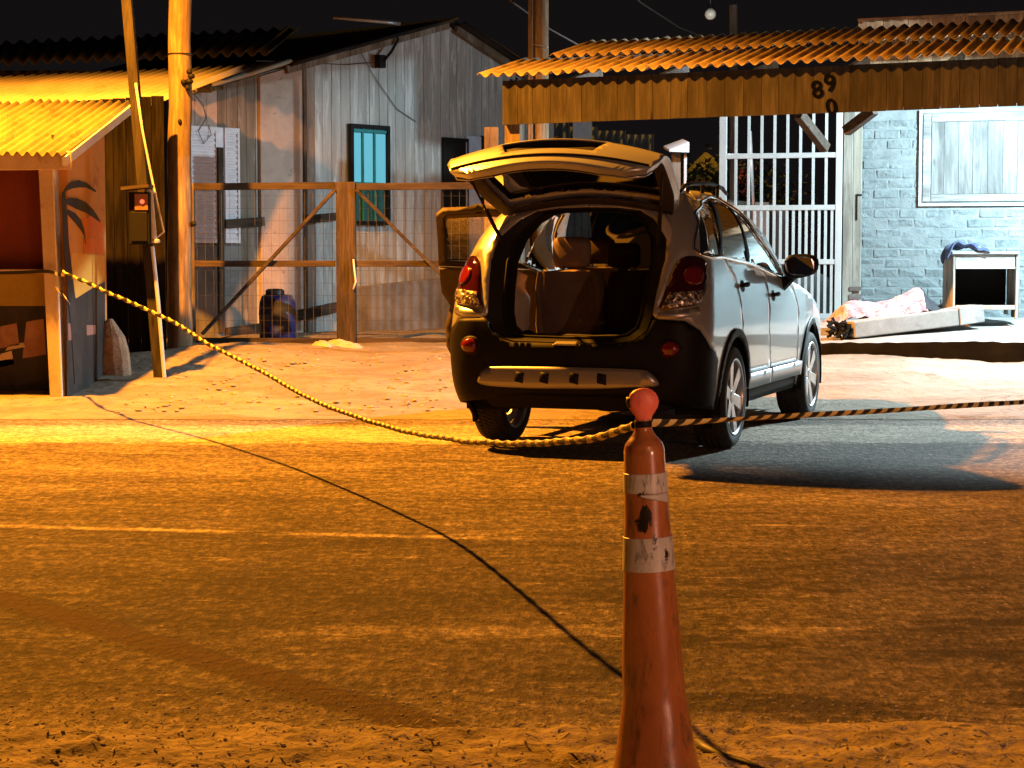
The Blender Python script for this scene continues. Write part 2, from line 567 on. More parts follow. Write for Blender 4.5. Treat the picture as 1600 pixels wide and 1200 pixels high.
M['white_steel'] = stained('white_gate_steel', (0.54, 0.56, 0.57), (0.64, 0.66, 0.67), (0.5, 0.45, 0.4), 6, (1, 1, 0.4), 0.45, 0.1, 0.002, t3=(0.68, 0.75))
M['numeral'] = plain('black_number_paint', (.0025, .0025, .0025), .9, spec=.02)
M['black'] = plain('black_plastic', (0.008, 0.0075, 0.0075), 0.6, spec=.2)
M['void'] = plain('dark_interior', (0.012, 0.011, 0.010), 0.95, spec=0.1)
M['grey_metal'] = plain('grey_metal', (0.3, 0.3, 0.31), 0.4, 0.7, var=0.2)
M['pvc'] = plain('grey_conduit', (0.5, 0.5, 0.52), 0.4, var=0.1)
M['barrel'] = plain('blue_barrel_plastic', (0.022, 0.032, 0.16), 0.4, var=0.3)
M['barrel_lid'] = plain('black_barrel_lid', (0.02, 0.02, 0.025), 0.5)
M['wire'] = plain('galvanised_wire', (0.10, 0.095, 0.09), 0.6, 0.3)
M['cable'] = plain('overhead_cable', (0.07, 0.065, 0.06), 0.7)
M['turq'] = plain('turquoise_paint', (0.02, 0.20, 0.22), 0.5, var=0.15)
M['turq_dark'] = plain('dark_teal_paint', (0.012, 0.085, 0.09), 0.5, var=0.2)
M['pane_cyan'] = emit('glowing_cyan_pane', (0.16, 0.66, 0.82), 0.75)  # upper panes emit a flat cyan
M['louver'] = plain('white_louvre_paint', (0.66, 0.63, 0.68), 0.55, var=0.1)
M['panel_blue'] = plain('pale_blue_panel', (0.44, 0.50, 0.62), 0.5, var=0.1)

# ------------------------------------------------------------------ ground
mb = MB()
xs = [-60, -30, -15, -8, -5, 5, 8, 15, 30, 60]
ys = [-60, -30, -10, 2, 16.6]
mb.add([(x, y, 0) for y in ys for x in xs], [(j * len(xs) + i, j * len(xs) + i + 1, (j + 1) * len(xs) + i + 1, (j + 1) * len(xs) + i) for j in range(len(ys) - 1) for i in range(len(xs) - 1)])
tag(mb.build('road', M['road'], sm=True), kind='structure')


def sand_edge(x):
    return 15.55 + 0.10 * noise.noise(Vector((x * 1.1, 2.2, 0))) + 0.05 * noise.noise(Vector((x * 4.1, 5.2, 0)))


mb = MB()
gx = [-60, -35, -20, -12, -9] + [-7 + 0.12 * i for i in range(118)] + [8, 11, 16, 25, 40, 60]
gy = [0.0, 0.02, 0.06] + [0.14 + 0.12 * i for i in range(66)] + [8.5, 9.5, 11, 14, 20, 30, 50, 90]
pts = []
for j, b in enumerate(gy):
    for x in gx:
        y = sand_edge(x) + b
        z = terr(x, y) + (0.004 if j == 0 else 0.008 if j == 1 else 0.016)
        if j > 1:
            z += 0.022 * noise.noise(Vector((x * 2.4, y * 2.4, 1.7))) + 0.012 * noise.noise(Vector((x * 6.1, y * 6.1, 4.2)))
            z = max(z, 0.010)
        pts.append((x, y, z))
n = len(gx)
mb.add(pts, [(j * n + i, j * n + i + 1, (j + 1) * n + i + 1, (j + 1) * n + i) for j in range(len(gy) - 1) for i in range(n - 1)])
tag(mb.build('sand_lot', M['sand'], sm=True), kind='structure')

mb = MB()
VX, VY = 280, 96


def verge(u, v):
    x, y = lerp(-1.75, 1.85, u), lerp(4.25, 5.62, v)
    n0 = noise.noise(Vector((x * 2.1, 3.3, .7))) * .10 + noise.noise(Vector((x * 7, 1.3, .7))) * .05
    e = smooth((5.46 + n0 - y) / .22)
    z = -.012 + e * (.024 + .016 * noise.noise(Vector((x * 5, y * 6, 0))) + .011 * noise.noise(Vector((x * 15, y * 15, 5))) + .007 * noise.noise(Vector((x * 38, y * 34, 8))))
    return Vector((x, y, z))


mb.grid(verge, VX, VY)
tag(mb.build('roadside_verge', M['verge'], sm=True), kind='structure')
# loose pebbles and grit: nobody could count them
mb = MB()
rng = random.Random(3)
ico = bmesh.new()
bmesh.ops.create_icosphere(ico, subdivisions=1, radius=1)
IV = [v.co.copy() for v in ico.verts]
IF = [tuple(v.index for v in f.verts) for f in ico.faces]
ico.free()


def pebble(x, y, z, r):
    a = rng.random() * 6.28
    sx, sy, sz = r * rng.uniform(.7, 1.5), r * rng.uniform(.6, 1.1), r * rng.uniform(.35, .7)
    vs = []
    for v in IV:
        k = 1 + 0.35 * (rng.random() - .5)
        vx, vy = v.x * sx * k, v.y * sy * k
        vs.append((x + vx * math.cos(a) - vy * math.sin(a), y + vx * math.sin(a) + vy * math.cos(a), z + v.z * sz * k))
    mb.add(vs, IF)


for i in range(2600):
    y = 4.55 + 1.3 * rng.random() ** 1.4
    x = rng.uniform(-1.7, 1.8)
    pebble(x, y, max(0, verge((x + 1.75) / 3.6, min(1, (y - 4.25) / 1.37)).z) + .001, rng.choice([.002, .002, .003, .003, .004, .007]))
for i in range(900):
    y = rng.uniform(5.2, 9.5)
    pebble(rng.uniform(-2.8, 3), y, 0.001, rng.choice([.003, .004, .006]))
for i in range(260):
    y = rng.uniform(16, 20.5)
    x = rng.uniform(-3.4, -.5)
    pebble(x, y, terr(x, y) + .02, rng.choice([.012, .018, .03]))
M['pebble'] = stained('grit_pebbles', (0.20, 0.17, 0.13), (0.44, 0.38, 0.31), None, 9, rnd=False)
for i in range(900):                       # dry stalks and leaf scraps in the verge
    y = 4.5 + .95 * rng.random() ** 1.2
    x = rng.uniform(-1.7, 1.8)
    z = max(0, verge((x + 1.75) / 3.6, min(1, (y - 4.25) / 1.37)).z)
    a = rng.uniform(0, 6.28)
    d = Vector((math.cos(a), math.sin(a), rng.uniform(-.1, .5))) * rng.uniform(.008, .03)
    p = Vector((x, y, z + .006))
    e = Vector((-d.y, d.x, 0)).normalized() * rng.uniform(.0015, .005)
    mb.add([p - d - e * .3, p + e, p + d, p - e], [(0, 1, 2, 3)])
tag(mb.build('loose_gravel', M['pebble'], sm=True), kind='stuff')

# ------------------------------------------------------------------ corrugated sheet helper


def corr(mb, c00, c10, c01, c11, period, amp, sub=8, rows=3, phase=0.0):
    c00, c10, c01, c11 = map(Vector, (c00, c10, c01, c11))
    wdt = (c10 - c00).length
    nu = max(4, int(wdt / period * sub))
    up = ((c10 - c00).cross(c01 - c00)).normalized()
    if up.z < 0:
        up = -up

    def fn(u, v):
        p = c00.lerp(c10, u).lerp(c01.lerp(c11, u), v)
        return p + up * amp * math.sin(2 * PI * (u * wdt / period) + phase)
    mb.grid(fn, nu, rows)


# ------------------------------------------------------------------ painted kiosk at far left
kx = -3.95
kiosk = thing('beach_kiosk', 'small painted kiosk with bright yellow corrugated porch roof and palm tree mural', 'kiosk', (-4.6, 17.6, 0.05))
z0 = 0.02
# posts: broad front face and a thin right face made whiter to carry the light on it
p1 = W(68, 300, 17.0)
p2 = W(103, 300, 17.0)
mb = MB()
mb.hexa([W(79, 637, 17.0), W(97, 637, 17.0), W(97, 637, 17.16), W(79, 637, 17.16), W(60, 262, 17.0), W(82, 262, 17.0), W(82, 262, 17.16), W(60, 262, 17.16)])
post = mb.build('post', M['kiosk_trim'], kiosk, bevel=.006)
mb = MB()
ca0, ca1 = W(98, 637, 16.99), W(83.5, 265, 16.99)
mb.hexa([ca0 + Vector((-.012, 0, 0)), ca0, ca0 + Vector((0, .33, 0)), ca0 + Vector((-.012, .33, 0)), ca1 + Vector((-.012, 0, 0)), ca1, ca1 + Vector((0, .33, 0)), ca1 + Vector((-.012, .33, 0))])
mb.build('lit_post_side', M['white_paint'], kiosk)
mb = MB()
mb.hexa([W(-160, 268, 16.9), W(112, 265, 16.9), W(112, 265, 17.2), W(-160, 268, 17.2), W(-160, 238, 16.9), W(112, 236, 16.9), W(112, 236, 17.2), W(-160, 238, 17.2)])
mb.build('front_beam', M['kiosk_trim'], kiosk, bevel=.008)
# front wall, recessed: red shutter, olive counter band, dark mural below
yf = 17.45
mb = MB()
a, b = W(-170, 425, yf), W(75, 425, yf)
t = W(0, 262, yf)
mb.box(a.x, b.x + .1, yf, yf + .06, a.z, t.z + .1)
mb.build('shutter', M['kiosk_red'], kiosk)
mb = MB()
c = W(0, 478, yf - .04)
mb.box(a.x, b.x + .12, yf - .03, yf + .05, c.z, a.z - .012)
mb.build('counter_front', M['kiosk_olive'], kiosk)
mb = MB()
mb.box(a.x, b.x + .12, yf - .16, yf - .035, a.z - .012, a.z + .025)
mb.build('counter_top', M['kiosk_trim'], kiosk, bevel=.005)
mb = MB()
mb.box(a.x, b.x + .12, yf - .02, yf + .05, 0, c.z - .003)
mb.build('lower_wall', M['mural_dark'], kiosk)
rs = random.Random(5)
for (x0, x1, y0, y1, mt) in ((-5, 30, 505, 545, 'mural_pink'), (35, 72, 498, 560, 'mural_pink'), (-5, 22, 548, 575, 'kiosk_trim'), (8, 40, 535, 548, 'plaster_pink'), (-20, 30, 560, 590, 'mural_dark')):
    mb = MB()
    q = [W(x0, y1, yf - .024), W(x1, y1 - 6, yf - .024), W(x1 - 4, y0, yf - .024), W(x0 + 6, y0 + 5, yf - .024)]
    mb.add(q + [v + Vector((0, .003, 0)) for v in q], [(0, 1, 2, 3), (4, 5, 6, 7), (0, 1, 5, 4), (1, 2, 6, 5), (2, 3, 7, 6), (3, 0, 4, 7)])
    mb.build('mural_patch', M[mt], kiosk)
# right side wall, sky and palm mural
sx = -3.955
ybk = 18.75
KF = Frame(sx, 17.16, 90)          # local x runs back along the side wall, local y points to -X


def side(px, py, off=0.0):
    d = ray(px, py)
    t = (sx + off - EYE.x) / d.x
    return EYE + d * t


mb = MB()
zt0, zt1 = 2.24, 2.62
mb.hexa([(sx - .09, 17.17, 0), (sx, 17.17, 0), (sx, ybk, 0), (sx - .09, ybk, 0), (sx - .09, 17.17, zt0), (sx, 17.17, zt0), (sx, ybk, zt1), (sx - .09, ybk, zt1)])
mb.build('side_wall', M['kiosk_plaster'], kiosk)


def side_poly(pp, off, mt, nm):
    mb = MB()
    q = [side(x, y, off) for x, y in pp]
    n = len(q)
    mb.add(q + [v - Vector((.004, 0, 0)) for v in q], [tuple(range(n)), tuple(range(n, 2 * n))] + [(i, (i + 1) % n, n + (i + 1) % n, n + i) for i in range(n)])
    return mb.build(nm, M[mt], kiosk)


side_poly([(112, 395), (163, 400), (164, 436), (140, 452), (118, 466), (110, 468)], .004, 'mural_yellow', 'mural_patch')
side_poly([(130, 372), (163, 372), (164, 398), (132, 396)], .006, 'mural_orange', 'mural_patch')
side_poly([(120, 345), (150, 335), (163, 352), (163, 370), (135, 370)], .0045, 'mural_orange', 'mural_patch')
side_poly([(104, 462), (120, 466), (142, 452), (164, 440), (165, 640), (106, 655)], .003, 'mural_dark', 'mural_patch')
side_poly([(106, 505), (120, 505), (120, 530), (107, 532)], .006, 'mural_pink', 'mural_patch')
side_poly([(135, 508), (150, 508), (150, 522), (136, 524)], .006, 'mural_pink', 'mural_patch')
palm = side_poly([(97, 300), (102, 300), (108, 380), (116, 450), (126, 520), (130, 600), (117, 600), (112, 520), (104, 440), (99, 370)], .009, 'mural_dark', 'palm_mural')


def frond(pp, w):
    mb = MB()
    up, lo = [], []
    n = len(pp)
    for i, (x, y) in enumerate(pp):
        k = math.sin(PI * (i + .35) / (n - 1 + .7)) * w
        j = rs.uniform(-1.2, 1.2)
        up.append((x, y - k * .5))
        lo.append((x, y + k + j))
    q = [side(x, y, .012) for x, y in up + lo[::-1]]
    m_ = len(q)
    fs = [(i, i + 1, m_ - 2 - i, m_ - 1 - i) for i in range(n - 1)]
    mb.add(q, fs)
    mb.build('palm_leaf', M['mural_dark'], palm, solid=.004)


frond([(98, 302), (104, 293), (113, 287), (124, 285), (136, 288), (150, 298)], 7)
frond([(99, 316), (108, 313), (120, 315), (134, 321), (146, 331), (157, 346)], 11)
frond([(100, 327), (108, 331), (118, 338), (127, 349), (132, 362), (134, 380)], 10)
# porch roof of three yellow sheets
yf0, yb0 = 16.72, 19.35
zf = W(0, 241, yf0).z
zb = W(205, 160, yb0).z
xe0, xe1 = W(97, 240, yf0).x, W(206, 160, yb0).x
for i in range(3):
    mb = MB()
    w_ = 1.02
    corr(mb, (xe0 - w_ * (i + 1), yf0, zf + .02), (xe0 - w_ * i, yf0, zf - .008 * i), (xe1 - w_ * (i + 1), yb0, zb + .02), (xe1 - w_ * i, yb0, zb - .008 * i), .087, .021)
    mb.build('roof_sheet', M['yellow_sheet'], kiosk, sm=True, solid=.006)
mb = MB()
mb.beam((xe0 + .0, yf0 + .08, zf - .055), (xe1 + .0, yb0, zb - .055), .04, .08)
mb.build('bargeboard', M['white_paint'], kiosk)
for k in range(5):
    mb = MB()
    v = rs.random() * .8 + .05
    xx = xe0 - .25 - k * .34
    mb.tube([(xx, lerp(yf0, yb0, v), lerp(zf, zb, v) + .012), (xx, lerp(yf0, yb0, v), lerp(zf, zb, v) + .034)], .016, 6)
    mb.build('roof_bolt', M['brown_board'], kiosk)

# ------------------------------------------------------------------ second lean-to roof behind the kiosk, and dark shack roof
shack = thing('lean_to_shack', 'boarded shack coloured dark as in shade behind the kiosk under an orange lit fibre cement roof', 'shack', (-4.6, 21.5, 0.2))
yA, yB = 21.75, 24.1
zA, zB = W(100, 163, yA).z, W(300, 103, yB).z
xA, xB = W(233, 158, yA).x, W(392, 98, yB).x
for i in range(4):
    w_ = 1.1
    mb = MB()
    corr(mb, (xA - w_ * (i + 1), yA, zA - .02 * (i + 1)), (xA - w_ * i, yA, zA - .02 * i), (xB - w_ * (i + 1), yB, zB - .05 * (i + 1)), (xB - w_ * i, yB, zB - .05 * i), .14, .024)
    mb.build('roof_sheet', M['fibre'], shack, sm=True, solid=.006)
mb = MB()
mb.beam(W(-120, 178, yA + .1), W(228, 166, yA + .1), .06, .08)
mb.build('eave_beam', M['brown_board'], shack)
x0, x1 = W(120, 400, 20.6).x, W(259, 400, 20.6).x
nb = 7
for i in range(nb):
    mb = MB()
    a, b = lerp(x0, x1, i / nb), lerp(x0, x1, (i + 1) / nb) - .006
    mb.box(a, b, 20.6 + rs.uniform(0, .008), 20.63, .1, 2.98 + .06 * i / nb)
    mb.build('board', M['shaded_board'], shack)

back = thing('tiled_roof_house', 'dark roofed house behind the shack with wavy tile edge along its eave', 'house', (-4.5, 24.8, 0.2))
for i in range(6):
    mb = MB()
    ya, yb_ = 24.6, 29.5
    pa0, pa1 = W(-60 + i * 80, 101 - i * 3.2, ya), W(20 + i * 80, 98 - i * 3.2, ya)
    pb0, pb1 = W(-60 + i * 88, 70 - i * 4.5, yb_), W(28 + i * 88, 65.5 - i * 4.5, yb_)
    corr(mb, pa0, pa1, pb0, pb1, .16, .035, 8, 3)
    mb.build('roof_sheet', M['dark_tile'], back, sm=True, solid=.012)
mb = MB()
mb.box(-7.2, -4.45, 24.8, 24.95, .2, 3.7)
mb.build('front_wall', M['shaded_board'], back)

# ------------------------------------------------------------------ utility pole, leaning meter post, stone
b0 = G(281, 556, .23)
upole = thing('utility_pole', 'thick round wooden utility pole lit orange beside the timber gate', 'pole', b0)
mb = MB()
pp = []
rr = []
for i in range(15):
    t = i / 14
    py = lerp(560, -130, t)
    px = lerp(280.5, 281.5, t) + math.sin(i * 1.7) * 1.2
    pp.append(W(px, py, b0.y))
    rr.append(lerp(.138, .118, t) * (1 + .02 * math.sin(i * 2.3)))
mb.tube(pp, rr, 18)
mb.build('shaft', M['pole_wood'], upole, sm=50)
mb = MB()
c = W(281, 85, b0.y)
for k in range(24):
    pass
mb.lathe([(.128, -.006), (.133, -.006), (.133, .006), (.128, .006)], 20, Matrix.Translation(c))
mb.build('steel_band', M['black'], upole, sm=40)
for (px, py, r) in ((296, 112, .035), (299, 119, .04), (296, 127, .045), (287, 128, .035), (293, 137, .03), (281, 190, .022)):
    mb = MB()
    q = W(px, py, b0.y - .13)
    mb.lathe([(.001, -.03), (r * .7, -.025), (r, -.005), (r * .8, .02), (.001, .03)], 10, Matrix.Translation(q))
    mb.build('insulator', M['black'], upole, sm=True)
mb = MB()
mb.tube([W(299, 350, b0.y - .02), W(304, 350, b0.y - .06), W(305, 351, b0.y - .06)], .03, 8)
mb.build('hook', M['black'], upole, sm=True)

b1 = G(250, 592, .16)
meter = thing('meter_post', 'slim leaning wooden post carrying an electricity meter box with a red light', 'post', b1)
mb = MB()
mb.beam(W(250, 596, b1.y), W(188, -120, b1.y + .2), .10, .10, (0, 1, 0), w2=.095, h2=.095)
mb.build('shaft', M['post_dark'], meter, bevel=.008)
mb = MB()
mb.tube([W(257, 590, b1.y - .05), W(247, 470, b1.y - .06), W(238, 385, b1.y - .08)], .019, 8)
mb.build('ground_conduit', M['pvc'], meter, sm=40)
mb = MB()
mb.tube([W(240, 378, b1.y - .10), W(233, 300, b1.y - .10)], .036, 12)
mb.lathe([(.001, 0), (.05, .005), (.05, .03), (.001, .05)], 12, Matrix.Translation(W(242, 380, b1.y - .10)))
mb.lathe([(.001, 0), (.045, .005), (.045, .04), (.001, .06)], 12, Matrix.Translation(W(233, 303, b1.y - .10)))
mb.build('service_tube', M['pvc'], meter, sm=40)
mb = MB()
mb.tube([W(236, 378, b1.y), W(256, 362, b1.y), W(246, 320, b1.y), W(234, 262, b1.y), W(222, 200, b1.y), W(212, 130, b1.y + .05)], .012, 6)
mb.build('service_cable', M['pvc'], meter, sm=True)
mb = MB()
ya = b1.y - .22
q0, q1 = W(202, 382, ya), W(233, 300, ya)
mb.box(q0.x, q1.x, ya, ya + .18, q0.z, q1.z)
bx = mb.build('meter_box', M['void'], meter, bevel=.008)
mb = MB()
mb.box(q0.x + .02, q1.x - .02, ya - .012, ya - .002, q0.z + .03, lerp(q0.z, q1.z, .62))
mb.build('meter_cover', M['black'], bx, bevel=.004)
mb = MB()
c0, c1 = W(211, 328, ya), W(231, 303, ya)
mb.box(c0.x, c1.x, ya - .014, ya - .002, c0.z, c1.z)
mb.build('display', plain('meter_display', (.26, .12, .08), .4), bx)
mb = MB()
cc = W(222, 315, ya - .02)
mb.lathe([(.022, 0), (.02, .006), (.001, .012)], 10, Matrix.Translation(cc) @ Matrix.Rotation(PI / 2, 4, 'X'))
mb.build('indicator_light', emit('red_indicator', (1.0, .12, .05), 2.2), bx, sm=True)
mb = MB()
mb.beam(W(193, 295, ya + .05), W(236, 291, ya + .05), .26, .03)
mb.build('box_roof', M['gate_x'], meter)

# pointed stone
s0 = G(180, 598, .10)
mb = MB()
nn = 14
prof = [(0, .205, .13), (.12, .20, .13), (.3, .175, .12), (.45, .125, .095), (.56, .07, .06), (.615, .025, .03)]
vsx = []
for (h, r1, r2) in prof:
    for k in range(nn):
        a = 2 * PI * k / nn
        d = 1 + .18 * noise.noise(Vector((math.cos(a) * 1.3, math.sin(a) * 1.3, h * 4)))
        vsx.append((s0.x - .02 - h * .03 + math.cos(a) * r1 * d + .01 * math.sin(h * 20), s0.y + math.sin(a) * r2 * d, s0.z - .03 + h * 1.06))
fs = [(i * nn + k, i * nn + (k + 1) % nn, (i + 1) * nn + (k + 1) % nn, (i + 1) * nn + k) for i in range(len(prof) - 1) for k in range(nn)]
fs.append(tuple((len(prof) - 1) * nn + k for k in range(nn)))
mb.add(vsx, fs)
st = mb.build('boulder', M['stone'], bevel=.01)
tag(st, 'pointed upright boulder of rough reddish stone beside the kiosk side wall', 'boulder')

# ------------------------------------------------------------------ left house with gable
HFo = W(296, 530, 25.0)
HF = Frame(HFo.x, HFo.y, 48)
house = thing('gabled_house', 'weathered gabled house with streaked boards and a turquoise window behind the gate', 'house', HF.w(0, 0, .25), 48)
line = [HF.xz(x, y) for x, y in ((290, 152), (330, 139), (440, 106), (470, 97), (640, 53), (692, 37), (705, 43), (790, 99), (860, 146))]


def roofz(x):
    for (xa, za), (xb, zb_) in zip(line, line[1:]):
        if xa <= x <= xb:
            return lerp(za, zb_, (x - xa) / (xb - xa))
    return line[0][1] if x < line[0][0] else line[-1][1]


def hx(px, py=300):
    return HF.xz(px, py)[0]


M['house_board'] = stained('streaked_house_board', (0.30, 0.305, 0.30), (0.46, 0.47, 0.46), (0.60, 0.62, 0.61), 2.4, (3.2, 3.2, .28), 0.9, .35, .008, 60, t3=(.5, .64))
M['house_brown'] = stained('brown_stained_board', (0.14, 0.11, 0.085), (0.26, 0.215, 0.17), (0.34, 0.31, 0.28), 2.4, (3.2, 3.2, .28), 0.9, .35, .008, 60, t3=(.52, .66))
x = hx(290)
xend = hx(860)
rb = random.Random(11)
while x < xend - .05:
    w_ = rb.uniform(.15, .2)
    xm = x + w_ / 2
    mt = M['house_board']
    if xm < hx(405):
        mt = M['house_brown'] if xm > hx(340) else M['plaster_pink']
    mb = MB()
    dy = rb.uniform(0, .007)
    za, zb_ = roofz(x), roofz(x + w_ - .008)
    mb.hexa([HF.w(x, dy, .1), HF.w(x + w_ - .008, dy, .1), HF.w(x + w_ - .008, dy + .03, .1), HF.w(x, dy + .03, .1),
             HF.w(x, dy, za), HF.w(x + w_ - .008, dy, zb_), HF.w(x + w_ - .008, dy + .03, zb_), HF.w(x, dy + .03, za)])
    mb.build('wall_board', mt, house)
    x += w_
mb = MB()
mb.box(hx(290), xend, .05, .12, .1, 2.6, HF)
mb.build('backing_wall', M['void'], house)


def hbox(mb, px0, px1, py0, py1, y0, y1):
    xa, zt = HF.xz(px0, py0, y0)
    xb, zb_ = HF.xz(px1, py1, y0)
    mb.box(xa, xb, y0, y1, zb_, zt, HF)
    return xa, xb, zb_, zt


# plaster pier, drawn by its pixel bounds at its own depth
mb = MB()
xa, xb = HF.xz(408, 300, -.06)[0], HF.xz(474, 300, -.06)[0]
mb.hexa([HF.w(xa, -.06, .1), HF.w(xb, -.06, .1), HF.w(xb, .0, .1), HF.w(xa, .0, .1), HF.w(xa, -.06, roofz(xa) - .02), HF.w(xb, -.06, roofz(xb) - .02), HF.w(xb, 0, roofz(xb) - .02), HF.w(xa, 0, roofz(xa) - .02)])
mb.build('plaster_pier', M['plaster_pink'], house, bevel=.01)
mb = MB()
hbox(mb, 474, 482, 98, 530, -.045, .0)
mb.build('corner_trim', M['brown_board'], house)
# sill-height masonry left
mb = MB()
hbox(mb, 290, 378, 384, 540, -.05, .0)
mb.build('masonry_panel', M['concrete_dark'], house)
# louvred window
mb = MB()
xa, xb, za, zb_ = hbox(mb, 294, 376, 196, 380, -.03, -.002)
mb.build('window_backing', M['louver'], house)
lw = mb
nl = 20
for side_ in ((294, 341), (352, 375)):
    x_a, x_b = HF.xz(side_[0], 300, -.05)[0], HF.xz(side_[1], 300, -.05)[0]
    lf = MB()
    lf.box(x_a, x_a + .035, -.055, -.031, za, zb_, HF)
    lf.box(x_b - .035, x_b, -.055, -.031, za, zb_, HF)
    lf.box(x_a + .036, x_b - .036, -.055, -.031, zb_ - .05, zb_, HF)
    lf.box(x_a + .036, x_b - .036, -.055, -.031, za, za + .05, HF)
    fr = lf.build('shutter', M['louver'], house)
    for i in range(nl):
        z_ = lerp(za + .06, zb_ - .08, i / (nl - 1))
        sl = MB()
        sl.hexa([HF.w(x_a + .037, -.050, z_), HF.w(x_b - .037, -.050, z_), HF.w(x_b - .037, -.034, z_ + .02), HF.w(x_a + .037, -.034, z_ + .02),
                 HF.w(x_a + .037, -.044, z_ + .028), HF.w(x_b - .037, -.044, z_ + .028), HF.w(x_b - .037, -.032, z_ + .05), HF.w(x_a + .037, -.032, z_ + .05)])
        sl.build('slat', M['louver'], fr)
mb = MB()
hbox(mb, 341, 352, 230, 520, -.09, -.058)
mb.build('stud', M['gate_z'], house)
# battens on the lower boards
for (a0, b0_, c0_, d0_, wd) in ((352, 350, 412, 346, 14), (476, 343, 528, 338, 13), (455, 495, 526, 480, 17), (355, 520, 405, 513, 16)):
    mb = MB()
    p, q = HF.xz(a0, b0_, -.08), HF.xz(c0_, d0_, -.08)
    mb.beam(HF.w(p[0], -.085, p[1]), HF.w(q[0], -.085, q[1]), .03, wd * .0085)
    mb.build('batten', M['gate_x'], house)
# turquoise window with bars
mb = MB()
xa, xb, za, zb_ = hbox(mb, 544, 606, 193, 352, -.03, -.012)
wf = MB()
t_ = .055
wf.box(xa, xa + t_, -.09, -.031, za, zb_, HF)
wf.box(xb - t_, xb, -.09, -.031, za, zb_, HF)
wf.box(xa + t_ + .001, xb - t_ - .001, -.09, -.031, zb_ - t_, zb_, HF)
wf.box(xa + t_ + .001, xb - t_ - .001, -.09, -.031, za, za + t_, HF)
mb.build('window_backing', M['turq_dark'], house)
wfo = wf.build('window_frame', M['black'], house)
zmid = HF.xz(570, 287, -.05)[1]
for i, (u0, u1) in enumerate(((.06, .30), (.34, .60), (.64, .94))):
    pn = MB()
    pn.box(lerp(xa, xb, u0), lerp(xa, xb, u1), -.045, -.032, zmid + .02, zb_ - .12, HF)
    pn.build('pane', M['pane_cyan'], wfo)
for u in (.03, .31, .61, .93):
    br = MB()
    br.box(lerp(xa, xb, u), lerp(xa, xb, u) + .028, -.07, -.046, za + .06, zb_ - .06, HF)
    br.build('window_bar', M['turq'], wfo)
for z_ in (zmid - .02, zb_ - .11):
    br = MB()
    br.box(xa + t_ + .002, xb - t_ - .002, -.0685, -.0465, z_, z_ + .04, HF)
    br.build('window_bar', M['turq'], wfo)
# dark doorway and pale panel
mb = MB()
xa, xb, za, zb_ = hbox(mb, 695, 729, 220, 500, -.025, -.004)
mb.build('doorway', M['void'], house)
mb = MB()
mb.box(xa - .05, xa, -.05, 0, za, zb_ + .05, HF)
mb.box(xb, xb + .03, -.05, 0, za, zb_ + .05, HF)
mb.box(xa + .001, xb - .001, -.05, 0, zb_ + .001, zb_ + .05, HF)
mb.build('door_frame', M['black'], house)
mb = MB()
hbox(mb, 729, 752, 212, 326, -.04, -.01)
mb.build('window_panel', M['panel_blue'], house)
mb = MB()
hbox(mb, 752, 772, 212, 330, -.03, -.01)
mb.build('window_void', M['void'], house)
# low concrete wall in front
mb = MB()
xa, zt = HF.xz(556, 449, -.35)
xb, zt2 = HF.xz(775, 425, -.35)
mb.hexa([HF.w(xa, -.35, .1), HF.w(xb, -.35, .1), HF.w(xb, -.22, .1), HF.w(xa, -.22, .1), HF.w(xa, -.35, zt), HF.w(xb, -.35, zt2), HF.w(xb, -.22, zt2), HF.w(xa, -.22, zt)])
mb.build('plinth_wall', M['concrete_dark'], house, bevel=.01)
# roof: two dark slopes over the gable, with pale sheet edge low on the left
for (i0, i1, mt) in ((0, 2, 'fibre'), (2, 5, 'dark_tile'), (6, 8, 'dark_tile')):
    (xa, za), (xb, zb_) = line[i0], line[i1]
    nsh = max(1, round(math.hypot(xb - xa, zb_ - za) / 1.0))
    for k in range(nsh):
        mb = MB()
        u0, u1 = k / nsh, (k + 1) / nsh + (.02 if k < nsh - 1 else 0)
        p0 = (lerp(xa, xb, u0), lerp(za, zb_, u0) + .05)
        p1 = (lerp(xa, xb, u1), lerp(za, zb_, u1) + .05 + .006)
        yfr = -.32 if i0 else -.22
        corr(mb, HF.w(p0[0], yfr, p0[1]), HF.w(p0[0], 6, p0[1]), HF.w(p1[0], yfr, p1[1]), HF.w(p1[0], 6, p1[1]), .177, .025, 8, 2)
        mb.build('roof_sheet', M[mt], house, sm=True, solid=.02 if i0 else .03)
for (i0, i1) in ((2, 5), (6, 8)):
    (xa, za), (xb, zb_) = line[i0], line[i1]
    mb = MB()
    mb.beam(HF.w(xa, -.10, za - .03), HF.w(xb, -.10, zb_ - .03), .07, .11)
    mb.build('rafter', M['brown_board'], house)
mb = MB()
pts = []
for (px, py) in ((620, 50), (622, 62), (612, 80), (600, 95)):
    a = HF.xz(px, py, -.2)
    pts.append(HF.w(a[0], -.2, a[1]))
mb.tube(pts, .02, 8)
a = HF.xz(596, 96, -.15)
mb.box(a[0] - .06, a[0] + .05, -.19, -.08, a[1] - .09, a[1] + .09, HF)
mb.build('service_bracket', M['black'], house, sm=30)
mb = MB()
pts = []
for (px, py) in ((400, 95), (460, 97), (540, 101), (592, 97)):
    a = HF.xz(px, py, -.08)
    pts.append(HF.w(a[0], -.08, a[1]))
mb.tube(pts, .007, 5)
mb.build('loose_wire', M['cable'], house)
mb = MB()
pts = []
for (px, py) in ((560, 75), (585, 120), (620, 170), (650, 190)):
    a = HF.xz(px, py, -.03)
    pts.append(HF.w(a[0], -.03, a[1]))
mb.tube(pts, .006, 5)
mb.build('loose_wire', M['cable'], house)
mb = MB()
pts = []
